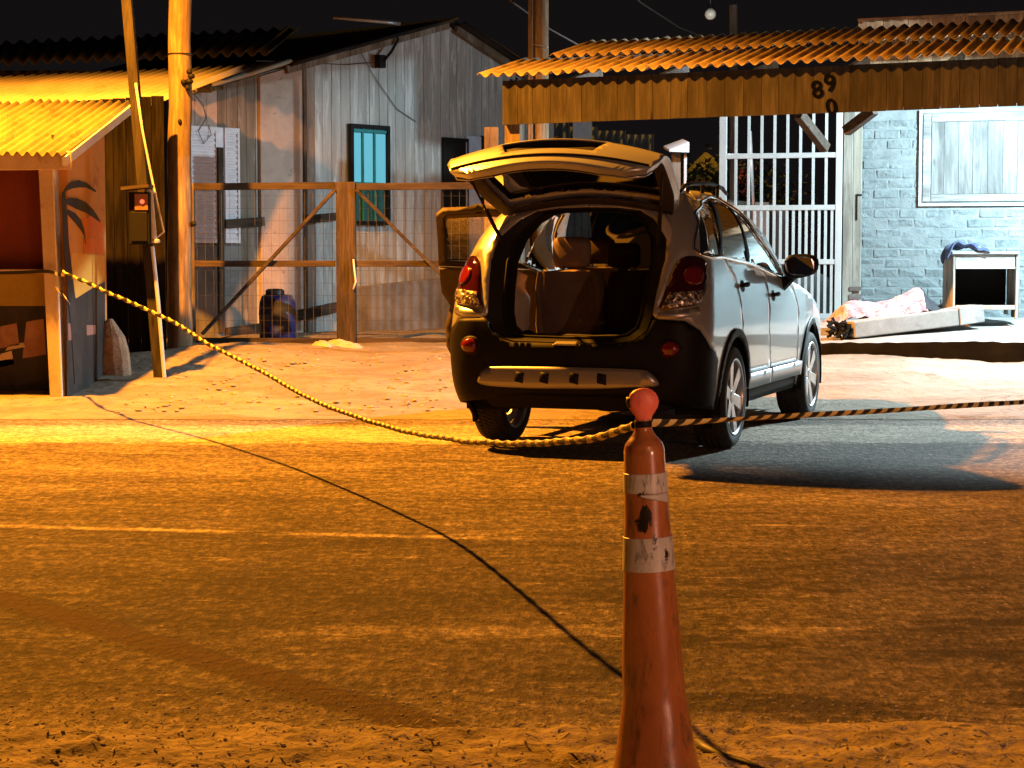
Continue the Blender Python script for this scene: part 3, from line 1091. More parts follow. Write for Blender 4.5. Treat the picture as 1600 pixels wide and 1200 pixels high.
for (px, py) in ((302, 145), (318, 165), (322, 185), (310, 205), (318, 225), (330, 210), (326, 195)):
    a = HF.xz(px, py, -.07)
    pts.append(HF.w(a[0], -.07, a[1]))
mb.tube(pts, .006, 5)
mb.build('loose_wire', M['cable'], house)
mb = MB()
mb.tube([W(520, 27, 25.5), W(600, 34, 25.7), W(625, 37, 25.8)], .025, 6)
tag(mb.build('metal_pipe', M['grey_metal'], sm=True), 'thin metal pipe lying along the dark ridge of the gabled house', 'pipe')
# yellow end of a gutter pipe beside the pole
mb = MB()
mb.tube([W(309, 137, 23.6), W(331, 137, 23.6)], .062, 12)
mb.tube([W(331, 139, 23.65), W(345, 137, 24.0)], .03, 8)
tag(mb.build('gutter_pipe', M['yellow_sheet'], sm=40), 'stubby pale pipe end jutting out right behind the thick utility pole', 'pipe')

# ------------------------------------------------------------------ timber and wire gate
gy_ = 23.2
M['mesh_wire'] = M['wire']


def leaf(label, x0, x1, diag):
    a = W(x0, 540, gy_)
    g = thing('timber_gate', label, 'gate', a, 0, 'two leaves of the timber gate')
    for (py, h_) in ((291, .085), (412, .075), (533, .085)):
        mb = MB()
        mb.beam(W(x0, py + (1 if py < 300 else 0), gy_), W(x1, py - (1 if py < 300 else -1 if py > 500 else 0), gy_), .045, h_)
        mb.build('rail', M['gate_x'], g, bevel=.006)
    mb = MB()
    p, q = W(diag[0], diag[1], gy_ - .046), W(diag[2], diag[3], gy_ - .046)
    mb.beam(p, q, .04, .10, (0, 1, 0))
    mb.build('diagonal_brace', M['gate_x'], g, bevel=.006)
    mb = MB()
    xa, xb = W(x0, 412, gy_).x, W(x1, 412, gy_).x
    za, zb_ = W(x0, 533, gy_).z, W(x0, 291, gy_).z
    k = 0
    xx = xa + .05
    while xx < xb:
        mb.tube([(xx, gy_ + .03, za), (xx, gy_ + .03, zb_)], .0016, 3, False)
        xx += .10
    zz = za + .1
    while zz < zb_:
        mb.tube([(xa, gy_ + .034, zz), (xb, gy_ + .034, zz)], .0016, 3, False)
        zz += .15
    tag(mb.build('wire_mesh', M['mesh_wire'], g), kind='stuff')
    return g


leaf('left leaf of the timber gate, brace rising towards the middle post', 301, 524, (524, 296, 316, 522))
leaf('right leaf of the timber gate, brace falling towards the car door', 556, 757, (556, 296, 700, 440))
mb = MB()
mb.beam(W(540, 546, gy_ - .01), W(539, 283, gy_ - .01), .15, .23, (1, 0, 0))
# the post: broad face towards us
mb = MB()
q0, q1 = W(526, 545, gy_ - .06), W(555, 284, gy_ - .06)
mb.box(q0.x, q1.x, gy_ - .06, gy_ + .09, q0.z - .1, q1.z)
tag(mb.build('gate_post', M['gate_z'], bevel=.012), 'square middle post between the two timber gate leaves', 'post')
mb = MB()
q0, q1 = W(757, 560, gy_), W(779, 199, gy_)
mb.box(q0.x, q1.x, gy_ - .08, gy_ + .09, q0.z - .1, q1.z)
tag(mb.build('gate_post', M['pole_wood'], bevel=.012), 'tall sawn gate post standing just left of the porch, behind the raised tailgate', 'post')
mb = MB()
q0, q1 = W(297, 545, gy_), W(303, 286, gy_)
mb.box(q0.x, q1.x, gy_ - .03, gy_ + .05, q0.z, q1.z)
tag(mb.build('gate_post', M['brown_board']), 'thin dark gate post hidden close behind the thick utility pole', 'post')
mb = MB()
mb.tube([W(552, 405, gy_ - .1), W(554, 425, gy_ - .1), W(556, 440, gy_ - .1), W(552, 452, gy_ - .1)], .012, 6)
tag(mb.build('cord', M['louver'], sm=True), 'short pale cord hanging from the middle gate post', 'cord')

# barrel
bb = W(434, 530, 24.3)
barrel = thing('plastic_barrel', 'blue plastic barrel with black lid standing behind the timber gate', 'barrel', (bb.x, bb.y, .24))
pr = [(.0, 0), (.20, 0), (.225, .03), (.232, .12), (.237, .14), (.232, .16), (.236, .34), (.241, .36), (.236, .38), (.228, .50), (.2, .58), (.17, .6), (0.0, .605)]
mb = MB()
mb.lathe(pr, 28, Matrix.Translation((bb.x, bb.y, .24)))
mb.build('drum', M['barrel'], barrel, sm=50)
mb = MB()
mb.lathe([(.0, .68), (.09, .675), (.12, .655), (.12, .607), (.175, .603)], 20, Matrix.Translation((bb.x - .03, bb.y, .24)))
mb.build('lid', M['barrel_lid'], barrel, sm=50)
# crumpled pale cloth on the sand before the gate
mb = MB()
for (x0, x1, yy, hh) in ((488, 520, 548, .05), (505, 566, 546, .07)):
    p, q = G(x0, yy, .25), G(x1, yy + 2, .25)

    def fn(u, v, p=p, q=q, hh=hh):
        c = p.lerp(q, u)
        e = math.sin(PI * u) ** .5 * math.sin(PI * v)
        return Vector((c.x, c.y + (v - .5) * .5, terr(c.x, c.y) + .02 + hh * e * (1 + .5 * noise.noise(Vector((u * 6, v * 4, x0))))))
    mb.grid(fn, 14, 8)
tag(mb.build('crumpled_cloth', M['kiosk_trim'], sm=True), 'crumpled pale cloth lying on the sand in front of the gate post', 'cloth')

# ------------------------------------------------------------------ open porch: corrugated roof, plank fascia, braces
ao = W(785, 195, 20.6)
ae = W(1600, 165, 18.8)
adeg = math.degrees(math.atan2(ae.y - ao.y, ae.x - ao.x))
AF = Frame(ao.x, ao.y, adeg)
porch = thing('porch_roof', 'long porch roof of rusty corrugated sheets with a brown plank fascia numbered 89', 'porch', AF.w(0, 0, .25), adeg)
xL, zbl = AF.xz(785, 195)
xR, zbr = AF.xz(1600, 165)
_, ztl = AF.xz(785, 122)
_, ztr = AF.xz(1600, 84)
X9 = 7.6


def fzb(x):
    return lerp(zbl, zbr, (x - xL) / (xR - xL))


def fzt(x):
    return lerp(ztl, ztr, (x - xL) / (xR - xL)) - .03


x = xL
rb = random.Random(4)
while x < X9:
    w_ = rb.uniform(.165, .20)
    mb = MB()
    dy = rb.uniform(0, .003)
    g_ = .004
    lo = rb.uniform(-.0015, .0015)
    mb.hexa([AF.w(x, dy, fzb(x) + lo), AF.w(x + w_ - g_, dy, fzb(x + w_) + lo), AF.w(x + w_ - g_, dy + .024, fzb(x + w_) + lo), AF.w(x, dy + .024, fzb(x) + lo),
             AF.w(x, dy, fzt(x)), AF.w(x + w_ - g_, dy, fzt(x + w_)), AF.w(x + w_ - g_, dy + .024, fzt(x + w_)), AF.w(x, dy + .024, fzt(x))])
    mb.build('fascia_plank', M['fascia'], porch)
    x += w_
y = .03
while y < .5:
    w_ = rb.uniform(.17, .2)
    mb = MB()
    mb.box(xL - .0, xL + .024, y, y + w_ - .006, zbl + .0, ztl - .03 + .2 * y * .9, AF)
    mb.build('fascia_plank', M['fascia'], porch)
    y += w_
mb = MB()
mb.hexa([AF.w(xL, .026, fzb(xL) + .03), AF.w(X9, .026, fzb(X9) + .03), AF.w(X9, .034, fzb(X9) + .03), AF.w(xL, .034, fzb(xL) + .03),
         AF.w(xL, .026, fzt(xL)), AF.w(X9, .026, fzt(X9)), AF.w(X9, .034, fzt(X9)), AF.w(xL, .034, fzt(xL))])
mb.build('fascia_light_stop', M['shaded_board'], porch)  # added unseen sheet, stops floodlight leaking through the plank gaps
# rear batten carrying the planks
mb = MB()
mb.beam(AF.w(xL + .03, .062, zbl + .12), AF.w(X9, .062, fzb(X9) + .12), .05, .09)
mb.beam(AF.w(xL + .03, .062, ztl - .12), AF.w(X9, .062, fzt(X9) - .09), .05, .09)
mb.build('fascia_batten', M['brown_board'], porch)
# sheets
SL = math.tan(math.radians(11.5))
OV = .16
xs0, zf0 = AF.xz(745, 119, -OV)
xs1, zf1 = AF.xz(1600, 80, -OV)


def zfr(x):
    return lerp(zf0, zf1, (x - xs0) / (xs1 - xs0))


x = xs0
k = 0
while x < X9:
    w_ = .92
    j = rb.uniform(-.012, .012)
    mb = MB()
    zb_ = lambda xx: zfr(xx) + (OV + 1.35) * SL
    corr(mb, AF.w(x, -OV + j, zfr(x) + .012), AF.w(x + w_ + .05, -OV + j, zfr(x + w_)), AF.w(x, 1.35, zb_(x) + .012), AF.w(x + w_ + .05, 1.35, zb_(x + w_)), .133, .024)
    mb.build('roof_sheet', M['clay_sheet'], porch, sm=True, solid=.006)
    x += w_
    k += 1
xs2 = AF.xz(858, 100, 1.2)[0]
x = xs2
while x < X9:
    w_ = .92
    j = rb.uniform(-.02, .02)
    mb = MB()
    z1 = lambda xx: zfr(xx) + (OV + 1.2) * SL + .045
    z2 = lambda xx: zfr(xx) + (OV + 2.75) * SL + .045
    corr(mb, AF.w(x, 1.2 + j, z1(x) + .012), AF.w(x + w_ + .05, 1.2 + j, z1(x + w_)), AF.w(x, 2.75, z2(x) + .012), AF.w(x + w_ + .05, 2.75, z2(x + w_)), .133, .024)
    mb.build('roof_sheet', M['clay_sheet'], porch, sm=True, solid=.006)
    x += w_
# rafters
for xx in [.3 + 1.05 * i for i in range(7)]:
    mb = MB()
    mb.beam(AF.w(xx, .1, fzt(xx) - .16), AF.w(xx, 2.6, fzt(xx) + .30), .06, .11)
    mb.build('rafter', M['brown_board'], porch)
# posts and braces
mb = MB()
q0 = AF.xz(804, 300, .2)[0]
mb.box(q0 - .09, q0 + .09, .12, .28, .2, zbl + .3, AF)
mb.build('post', M['brown_board'], porch, bevel=.01)
for (a_, b_) in (((1248, 183), (1290, 232)), ((1366, 176), (1322, 205))):
    mb = MB()
    p, q = AF.xz(a_[0], a_[1], .12), AF.xz(b_[0], b_[1], .55 if a_[0] < 1300 else .30)
    mb.beam(AF.w(p[0], .12, p[1] + .03), AF.w(q[0], .55 if a_[0] < 1300 else .30, q[1]), .09, .10)
    mb.build('brace', M['gate_x'], porch, bevel=.006)


def number(txt, px, py, size_px, rot):
    c = bpy.data.curves.new('house_number', 'FONT')
    c.body = txt
    c.size = 1
    c.extrude = .0
    c.offset = .018
    c.align_x = 'CENTER'
    c.align_y = 'CENTER'
    o = bpy.data.objects.new('tmp', c)
    COL.objects.link(o)
    bpy.context.view_layer.update()
    me = bpy.data.meshes.new_from_object(o.evaluated_get(bpy.context.evaluated_depsgraph_get()))
    bpy.data.objects.remove(o)
    x_, z_ = AF.xz(px, py, -.006)
    s_ = size_px * AF.w(x_, 0, 0).y / F / .72
    mb = MB()
    cr, sr = math.cos(rot), math.sin(rot)
    base = [AF.w(x_ + (v.co.x * cr - v.co.y * sr) * s_, -.012, z_ + (v.co.x * sr + v.co.y * cr) * s_) for v in me.vertices]
    n_ = len(base)
    mb.add(base, [tuple(p.vertices) for p in me.polygons])
    mb.build('house_number', M['numeral'], porch, fixn=False)


number('8', 1277, 141, 27, .2)
number('9', 1297, 131, 27, .2)
number('0', 1299, 168, 25, .18)

# upper plank parapet above the porch roof at right
mb = None
par = thing('plank_parapet', 'low wall of orange brown planks rising above the porch roof', 'parapet', AF.w(4, 2.9, 3.9), adeg)
xx = AF.xz(1341, 40, 3.0)[0]
rb = random.Random(8)
zt = AF.xz(1341, 33, 3.0)[1]
zt_ = AF.xz(1600, 20, 3.0)[1]
x00 = xx
x11 = AF.xz(1600, 20, 3.0)[0]
while xx < x11 + 1.2:
    w_ = rb.uniform(.27, .36)
    mb = MB()
    mb.box(xx, xx + w_ - .006, 3.0 + rb.uniform(0, .008), 3.03, 3.2, lerp(zt, zt_, (xx - x00) / (x11 - x00)), AF)
    mb.build('plank', M['orange_board'], par)
    xx += w_
mb = MB()
mb.beam(AF.w(x00, 2.985, zt + .012), AF.w(x11 + 1.2, 2.985, lerp(zt, zt_, 1.3) + .012), .06, .022)
mb.build('capping', M['orange_board'], par)

# wooden pole rising behind the porch and wires
cp = W(840, 330, 24.2)
pole2 = thing('utility_pole', 'double timber utility pole rising behind the left end of the porch roof', 'pole', (cp.x, cp.y, .2))
mb = MB()
mb.tube([W(845, 560, 24.2), W(845, 200, 24.2), W(845, -110, 24.2)], [.105, .10, .094], 16)
mb.build('shaft', M['pole_wood'], pole2, sm=50)
mb = MB()
mb.beam(W(829, 400, 24.1), W(829, -110, 24.1), .06, .06, (0, 1, 0))
mb.build('side_batten', M['pole_wood'], pole2, bevel=.006)
mb = MB()
cw = W(841, 72, 24.17)
mb.lathe([(.125, -.006), (.129, 0), (.125, .006)], 16, Matrix.Translation(cw) @ Matrix.Rotation(.16, 4, 'Y'))
mb.build('wire_tie', M['grey_metal'], pole2)
dp = W(1147, 300, 30)
mb = MB()
mb.tube([W(1147, 420, 30), W(1147, 8, 30)], [.08, .062], 10)
tag(mb.build('utility_pole', M['brown_board'], sm=50), 'dark slender pole standing far behind the porch roof, black against the sky', 'pole')
gl = thing('hanging_globe', 'small round pale lamp globe hanging in the dark sky', 'lamp', W(1110, 20, 27))
mb = MB()
mb.lathe([(.001, -.075)] + [(.08 * math.sin(a), -.08 * math.cos(a)) for a in [PI * (i + 1) / 10 for i in range(8)]] + [(.03, .078)], 16, Matrix.Translation(W(1110, 22, 27)))
mb.build('globe', plain('dusty_globe', (.62, .55, .45), .4, var=.2), gl, sm=True)
mb = MB()
mb.lathe([(.001, .13), (.035, .13), (.05, .075), (.03, .07)], 12, Matrix.Translation(W(1110, 22, 27)))
mb.build('cap', M['black'], gl, sm=30)


def wire(pts, r, lab):
    mb = MB()
    mb.tube(pts, r, 5)
    tag(mb.build('overhead_cable', M['cable'], sm=True), lab, 'cable', 'overhead cables')


wire([W(770, -30, 24), W(800, 3, 24.3), W(860, 46, 24.6), (W(925, 82, 25))], .012, 'thin cable dropping from upper left past the double timber pole')
wire([W(960, -40, 27), W(1000, 3, 27.6), W(1060, 42, 28.6), W(1105, 60, 29.4), W(1147, 66, 29.9)], .014, 'sagging cable running down to the far slender pole')
wire([W(1110, -40, 27), W(1110, 14, 27)], .006, 'short flex from which the round lamp globe hangs')
mb = MB()
c = W(1170, 68, 27)
mb.lathe([(.001, -.04), (.09, -.035), (.10, .0), (.06, .035), (.001, .05)], 10, Matrix.Translation(c))
mb.box(c.x - .2, c.x - .03, c.y - .03, c.y + .03, c.z - .02, c.z + .01)
tag(mb.build('roof_ornament', M['pole_wood'], sm=40), 'small pale lump on the porch ridge at the foot of the slender pole', 'ornament')

# corrugated yard fence seen under the porch and through the car
CF = Frame(W(770, 300, 32.5).x, 32.5, 0)
cfen = thing('sheet_fence', 'tall yard fence of pale corrugated sheets behind the car', 'fence', CF.w(0, 0, .26))
for i in range(4):
    mb = MB()
    a = CF.xz(842 + i * 44, 300)[0]
    b = CF.xz(842 + (i + 1) * 44 + 3, 300)[0]
    zt = CF.xz(900, 192 + i * 6)[1]

    def fn(u, v, a=a, b=b, zt=zt, i=i):
        xx = lerp(a, b, u)
        return CF.w(xx, .02 * math.sin(xx * 2 * PI / .12) + .004 * i, lerp(.2, zt, v))
    mb.grid(fn, 36, 1)
    mb.build('sheet', M['old_sheet'], cfen, sm=True, solid=.004)
wn = thing('small_window', 'small pale blue window in white frame seen just under the porch fascia', 'window', CF.w(CF.xz(910, 300)[0], -.1, 2.6))
a, zt = CF.xz(895, 190, -.12)
b, zb_ = CF.xz(925, 218, -.12)
mb = MB()
mb.box(a, b, -.12, -.06, zb_, zt, CF)
mb.build('frame', M['white_steel'], wn)
for (u0, u1) in ((.18, .47), (.55, .85)):
    mb = MB()
    mb.box(lerp(a, b, u0), lerp(a, b, u1), -.127, -.121, zb_ + .05, zt - .03, CF)
    mb.build('pane', M['panel_blue'], wn)
mb = MB()
a, zt = CF.xz(813, 190, -.12)
b, zb_ = CF.xz(832, 470, -.12)
mb.box(a, b, -.12, -.08, .2, zt, CF)
tag(mb.build('pale_board', M['panel_blue']), 'narrow pale blue board standing between porch post and raised tailgate', 'board')

# ------------------------------------------------------------------ right house: frame, slab, wall, gate
r0 = W(1310, 495, 22.6)
r1 = W(1600, 490, 22.0)
rdeg = math.degrees(math.atan2(r1.y - r0.y, r1.x - r0.x))
RF = Frame(r0.x, r0.y, rdeg)


def rz(px, py, y=0.0):
    return RF.xz(px, py, y)


# slab
slab = MB()
f0, f1 = W(1282, 560, 20.5), W(1900, 560, 19.3)
t0, t1 = W(1284, 535, 20.5), W(1900, 531, 19.3)
bk0, bk1 = RF.w(rz(1290, 500, -.05)[0] - .35, .3, .63), RF.w(8.0, .3, .66)
NX, NY = 40, 10


def slabtop(u, v):
    p = t0.lerp(t1, u).lerp(bk0.lerp(bk1, u), v)
    p.z += .012 * noise.noise(Vector((p.x * 2, p.y * 2, 0))) + .006 * noise.noise(Vector((p.x * 8, p.y * 8, 0)))
    if v < .001:
        p.y += .03 * noise.noise(Vector((p.x * 3, 0, 7)))
        p.z -= abs(.02 * noise.noise(Vector((p.x * 5, 0, 3))))
    return p


slab.grid(slabtop, NX, NY)
tag(slab.build('concrete_platform', M['concrete'], sm=60), kind='structure')
mb = MB()


def slabface(u, v):
    top = slabtop(u, 0)
    bot = f0.lerp(f1, u)
    p = Vector((top.x, top.y, lerp(bot.z - .06, top.z, v)))
    return p + Vector((0, .02 * noise.noise(Vector((p.x * 4, p.z * 9, 2))), 0))


mb.grid(slabface, NX, 4)


def slabend(u, v):
    top = slabtop(0, u)
    return Vector((top.x, top.y, lerp(.15, top.z, v)))


mb.grid(slabend, NY, 2)
tag(mb.build('platform_edge', M['edge_dark'], sm=60), kind='structure')
# apron under the steel gate
mb = MB()
a0, a1 = rz(1100, 500, -.6)[0], rz(1300, 500, -.6)[0]
mb.grid(lambda u, v: RF.w(lerp(a0, rz(1300, 500)[0] + .1, u), lerp(-1.9, .6, v), lerp(.26, .60, smooth(v * 1.5)) - .012), 10, 10)
tag(mb.build('gate_apron', M['concrete'], sm=True), kind='structure')

rhouse = thing('brick_house', 'pale painted brick house front with boarded window under the porch', 'house', RF.w(1.5, .1, .6), rdeg)
xw0 = rz(1345, 300)[0]
XW1 = 11.0
mb = MB()
mb.box(xw0 - .06, XW1, .10, .28, .3, 3.7, RF)
mb.build('wall', M['mortar'], rhouse)
# bricks: shared unit meshes with uneven faces
bl, bh, bd = .292, .106, .05
brick_me = []
rb = random.Random(21)
for v_ in range(6):
    bm = bmesh.new()
    bmesh.ops.create_cube(bm, size=1)
    for v in bm.verts:
        v.co = Vector((v.co.x * bl, v.co.y * bd, v.co.z * bh))
    bmesh.ops.bevel(bm, geom=[e for e in bm.edges if all(vv.co.y < 0 for vv in e.verts)], offset=.012, segments=1, affect='EDGES')
    for v in bm.verts:
        v.co += Vector((rb.uniform(-.004, .004), rb.uniform(-.009, .006) if v.co.y < 0 else 0, rb.uniform(-.003, .003)))
    me = bpy.data.meshes.new('brick')
    bm.to_mesh(me)
    bm.free()
    me.materials.append(M['block'])
    brick_me.append(me)
wx0, wz1 = rz(1437, 172, .06)
wz0 = rz(1437, 322, .06)[1]
wx1 = rz(1648, 172, .06)[0]
row = 0
z = .62
XB = rz(1690, 300)[0]
while z < 2.86:
    x = xw0 + (.0 if row % 2 else -.15) + .02 * math.sin(row)
    while x < XB:
        cx = x + bl / 2
        inwin = (cx + bl / 2 > wx0 - .0 and cx - bl / 2 < wx1) and (z + bh > wz0 and z < wz1)
        x_a, x_b = x, x + bl
        if z + bh > wz0 and z < wz1 and x_a < wx0 < x_b:      # cut brick against the window
            x_b = wx0 - .004
            inwin = x_b - x_a < .04
        x_a = max(x_a, xw0 - .05)
        cx = (x_a + x_b) / 2
        if not inwin and x_b - x_a > .04:
            o = bpy.data.objects.new('brick', rb.choice(brick_me))
            COL.objects.link(o)
            o.parent = rhouse
            pw = RF.w(cx, .122 + rb.uniform(-.0035, .0035), z + bh / 2)
            o.location = INV[rhouse.name] @ pw
            o.scale.x = (x_b - x_a) / bl
            o.rotation_euler = (0, rb.uniform(-.014, .014), 0)
        x += bl + .009
    z += bh + .009
    row += 1
# jamb boards at the left of the wall
for (a_, b_, yy) in ((1317.5, 1332, -.02), (1332.8, 1346, .0)):
    mb = MB()
    xa, xb = rz(a_, 300, yy)[0], rz(b_, 300, yy)[0]
    mb.box(xa, xb, yy, yy + .06, .5, 3.05, RF)
    mb.build('jamb_board', M['pale_wood_z'], rhouse, bevel=.005)
mb = MB()
xa, za = rz(1337, 344, -.01)
xb, zb_ = rz(1340, 306, -.01)
mb.box(xa, xb, -.008, .0, za, zb_, RF)
mb.box(xa, xa + .07, -.009, -.002, zb_, zb_ + .02, RF)
mb.build('latch', M['black'], rhouse)
mb = MB()
xa, za = rz(1327, 468, -.03)
xb, zb_ = rz(1346, 448, -.03)
mb.box(xa, xb, -.032, -.021, za, lerp(za, zb_, .4), RF)
mb.box(xa, xb, -.032, -.021, lerp(za, zb_, .7), zb_, RF)
mb.build('hinge', M['grey_metal'], rhouse)
# boarded window
win = MB()
fw = .11
win.box(wx0, wx0 + .03, .066, .10, wz0, wz1, RF)
win.box(wx0 + .03, wx1, .066, .10, wz0, wz0 + .03, RF)
win.box(wx0 + .03, wx1, .066, .10, wz1 - .03, wz1, RF)
wo = win.build('window', M['white_steel'], rhouse)
for (xa, xb, za, zb_) in ((wx0 + .045, wx0 + .045 + fw * .8, wz0 + .05, wz1 - .05), (wx0 + .05 + fw * .8, wx1, wz0 + .05, wz0 + .05 + fw * .75), (wx0 + .05 + fw * .8, wx1, wz1 - .05 - fw * .8, wz1 - .05)):
    fb = MB()
    fb.box(xa, xb, .076, .0965, za, zb_, RF)
    fb.build('window_frame', M['white_board_x'], wo, bevel=.006)
bk = MB()
bk.box(wx0 + .04, wx1, .0972, .0995, wz0 + .035, wz1 - .035, RF)
bk.build('window_backing', M['mortar'], wo)
xx = wx0 + .055 + fw * .8
while xx < wx1:
    w_ = rb.uniform(.14, .17)
    mb = MB()
    mb.box(xx, xx + w_ - .005, 0.083 + rb.uniform(0, .005), .097, wz0 + .055 + fw * .75, wz1 - .055 - fw * .8, RF)
    mb.build('shutter_board', M['white_board'], wo)
    xx += w_

# white steel gate
sg = thing('steel_gate', 'tall white steel bar gate with three cross rails beside the brick house', 'gate', RF.w(rz(1220, 495)[0], 0, .6), rdeg)
gx0, gx1 = rz(1124, 300)[0], rz(1306, 300)[0]
gzb = rz(1306, 498)[1]
gzt = 3.02
mb = MB()
mb.box(gx0, gx0 + .085, -.03, .03, gzb, gzt, RF)
mb.build('stile', M['white_steel'], sg, bevel=.004)
mb = MB()
xs_ = rz(1306, 300)[0]
mb.box(xs_, rz(1316, 300)[0], -.03, .03, gzb, gzt, RF)
mb.build('stile', M['white_steel'], sg, bevel=.004)
rails = []
for py in (242, 324, 409, 494):
    z_ = rz(1306, py)[1]
    rails.append(z_)
    mb = MB()
    mb.box(gx0 + .086, xs_ - .001, -.025, .025, z_ - .03, z_ + .03, RF)
    mb.build('rail', M['white_steel'], sg, bevel=.004)
nbar = 8
for i in range(nbar * 2 + 1):
    px = 1149.5 + 10.07 * i - 10.07 * 1
    if px > 1302:
        break
    x_ = rz(px, 300)[0]
    if px < 1138:
        continue
    mb = MB()
    up = (i % 2 == 1)
    segs = [(rails[3] + .031, rails[2] - .031), (rails[2] + .031, rails[1] - .031)]
    if up:
        segs += [(rails[1] + .031, rails[0] - .031), (rails[0] + .031, gzt)]
    for (za, zb_) in segs:
        mb.box(x_ - .015, x_ + .015, -.014, .014, za, zb_, RF)
    mb.build('bar', M['white_steel'], sg)

# behind the steel gate: pale garden wall, tarp covered mound, shrub, thatched hut
gw = thing('garden_wall', 'low whitewashed garden wall seen through the white steel gate', 'wall', W(1180, 470, 29.5))
mb = MB()
a, b = W(1138, 312, 29.5), W(1236, 320, 29.5)
mb.hexa([(a.x, 29.5, .2), (b.x, 29.9, .2), (b.x, 30.1, .2), (a.x, 29.7, .2), (a.x, 29.5, a.z), (b.x, 29.9, b.z), (b.x, 30.1, b.z), (a.x, 29.7, a.z)])
mb.build('wall', M['plaster'], gw)
for px in (1142, 1182, 1196):
    mb = MB()
    q = W(px, 318, 29.3)
    mb.box(q.x - .06, q.x + .05, 29.28, 29.44, .2, q.z + .02)
    mb.build('pillar', M['white_paint'], gw)
mb = MB()
c = W(1264, 500, 25.5)


def mound(u, v):
    a = 2 * PI * u
    r = math.cos(v * PI / 2)
    k = 1 + .12 * noise.noise(Vector((math.cos(a) * 1.5, math.sin(a) * 1.5, v * 2)))
    return Vector((c.x + .42 * r ** .6 * math.cos(a) * k, c.y + .5 * r ** .6 * math.sin(a) * k, .3 + .78 * math.sin(v * PI / 2) ** .8 * k))


mb.grid(mound, 28, 10)
M['tarp'] = stained('grey_tarp', (.16, .19, .21), (.24, .28, .30), None, 3, rnd=False)
tag(mb.build('covered_mound', M['tarp'], sm=True), 'rounded grey tarp covered mound standing behind the steel gate bars', 'mound')
hut = thing('thatched_hut', 'small far hut with yellow lit pyramid tile roof seen left of the steel gate', 'hut', W(1103, 330, 39))
hy = 39
mb = MB()
ap = W(1103, 241, hy)
e0, e1 = W(1073, 268, hy - .4), W(1138, 268, hy - .4)
nrow = 7
for i in range(nrow):
    u0, u1 = i / nrow, (i + 1) / nrow
    for (pa, pb) in ((e0, e1), (e1, e1 + Vector((0, 1.2, 0))), (e0 + Vector((0, 1.2, 0)), e0)):
        A0, B0 = pa.lerp(ap, u0), pb.lerp(ap, u0)
        A1, B1 = pa.lerp(ap, u1), pb.lerp(ap, u1)
        up = Vector((0, 0, .03))
        mb.add([A0 + up, B0 + up, B1 + up * .2, A1 + up * .2, A0, B0], [(0, 1, 2, 3), (4, 5, 1, 0)])
for i in range(9):
    p = e0.lerp(e1, i / 8)
    mb.beam(p + Vector((0, -.02, .02)), p.lerp(ap, .98) + Vector((0, -.02, .03)), .035, .03)
mb.build('roof', M['yellow_sheet'], hut)
mb = MB()
mb.box(e0.x + .1, e1.x - .1, hy - .2, hy + .6, .2, e0.z - .02)
mb.build('wall', M['brown_board'], hut)
# shrub with a few blooms
shr = thing('flowering_shrub', 'dark leafy shrub with small pink blossoms behind the steel gate', 'shrub', W(1150, 420, 33))
rb = random.Random(17)
lf, fl = MB(), MB()


def leafq(mb, c, s):
    d = Vector((rb.uniform(-1, 1), rb.uniform(-1, 1), rb.uniform(-1, 1))).normalized()
    e = d.cross(Vector((rb.uniform(-1, 1), rb.uniform(-1, 1), rb.uniform(-1, 1)))).normalized()
    mb.add([c - d * s, c + e * s * .45, c + d * s, c - e * s * .45], [(0, 1, 2, 3)])


for i in range(2600):
    cl = rb.choice([(1090, 285, 33, .5), (1120, 290, 33, .55), (1152, 285, 32.5, .5), (1165, 300, 32.5, .5), (1190, 300, 33.5, .6), (1105, 330, 32.5, .6), (1140, 340, 32.5, .7), (1225, 330, 33, .6), (1080, 320, 33, .5)])
    c = W(cl[0], cl[1], cl[2])
    d = Vector((rb.gauss(0, 1), rb.gauss(0, 1), rb.gauss(0, .9))) * cl[3] * .5
    leafq(lf, c + d, rb.uniform(.04, .09))
for i in range(60):
    c = W(rb.gauss(1162, 9), rb.gauss(283, 13), 31.6)
    leafq(fl, c, rb.uniform(.03, .06))
M['leaf'] = stained('shrub_leaf', (.014, .022, .008), (.035, .05, .018), None, 5, rnd=False)
lf.build('foliage', M['leaf'], shr, fixn=False)
fl.build('blossom', plain('pink_blossom', (.6, .16, .14), .6), shr, fixn=False)
mb = MB()
for px in (1100, 1150, 1190):
    mb.tube([W(px, 420, 33), W(px + 4, 350, 33), W(px - 3, 300, 33)], [.05, .035, .015], 6)
mb.build('stem', M['brown_board'], shr)
# thin slanted stick and bracket post beyond the gate
mb = MB()
mb.tube([W(1172, 205, 26), W(1178, 335, 26)], .022, 8)
tag(mb.build('garden_pole', M['pvc'], sm=True), 'thin pale slanting pole standing right behind the steel gate bars', 'pole')
mb = MB()
a = W(1056, 235, 25.5)
mb.box(a.x - .05, a.x + .06, 25.45, 25.6, .2, a.z)
tag(mb.build('wooden_post', M['brown_board']), 'brown wooden post standing behind the car roof under the porch', 'post')
mb = MB()
a, b = W(1046, 237, 25.3), W(1077, 222, 25.3)
mb.hexa([(a.x, 25.3, a.z), (b.x, 25.3, a.z - .01), (b.x, 26.3, a.z + .1), (a.x, 26.3, a.z + .1), (a.x, 25.3, a.z + .03), (b.x, 25.3, b.z), (b.x, 26.3, b.z + .1), (a.x, 26.3, a.z + .13)])
tag(mb.build('awning_sheet', M['panel_blue']), 'pale bluish sheet end above the brown post under the porch', 'sheet')
mb = MB()
a = W(1071, 238, 25.4)
mb.tube([(a.x, 25.4, .2), (a.x, 25.4, a.z)], .02, 8)
tag(mb.build('steel_post', M['pvc'], sm=True), 'thin pale steel post beside the brown post behind the car roof', 'post')

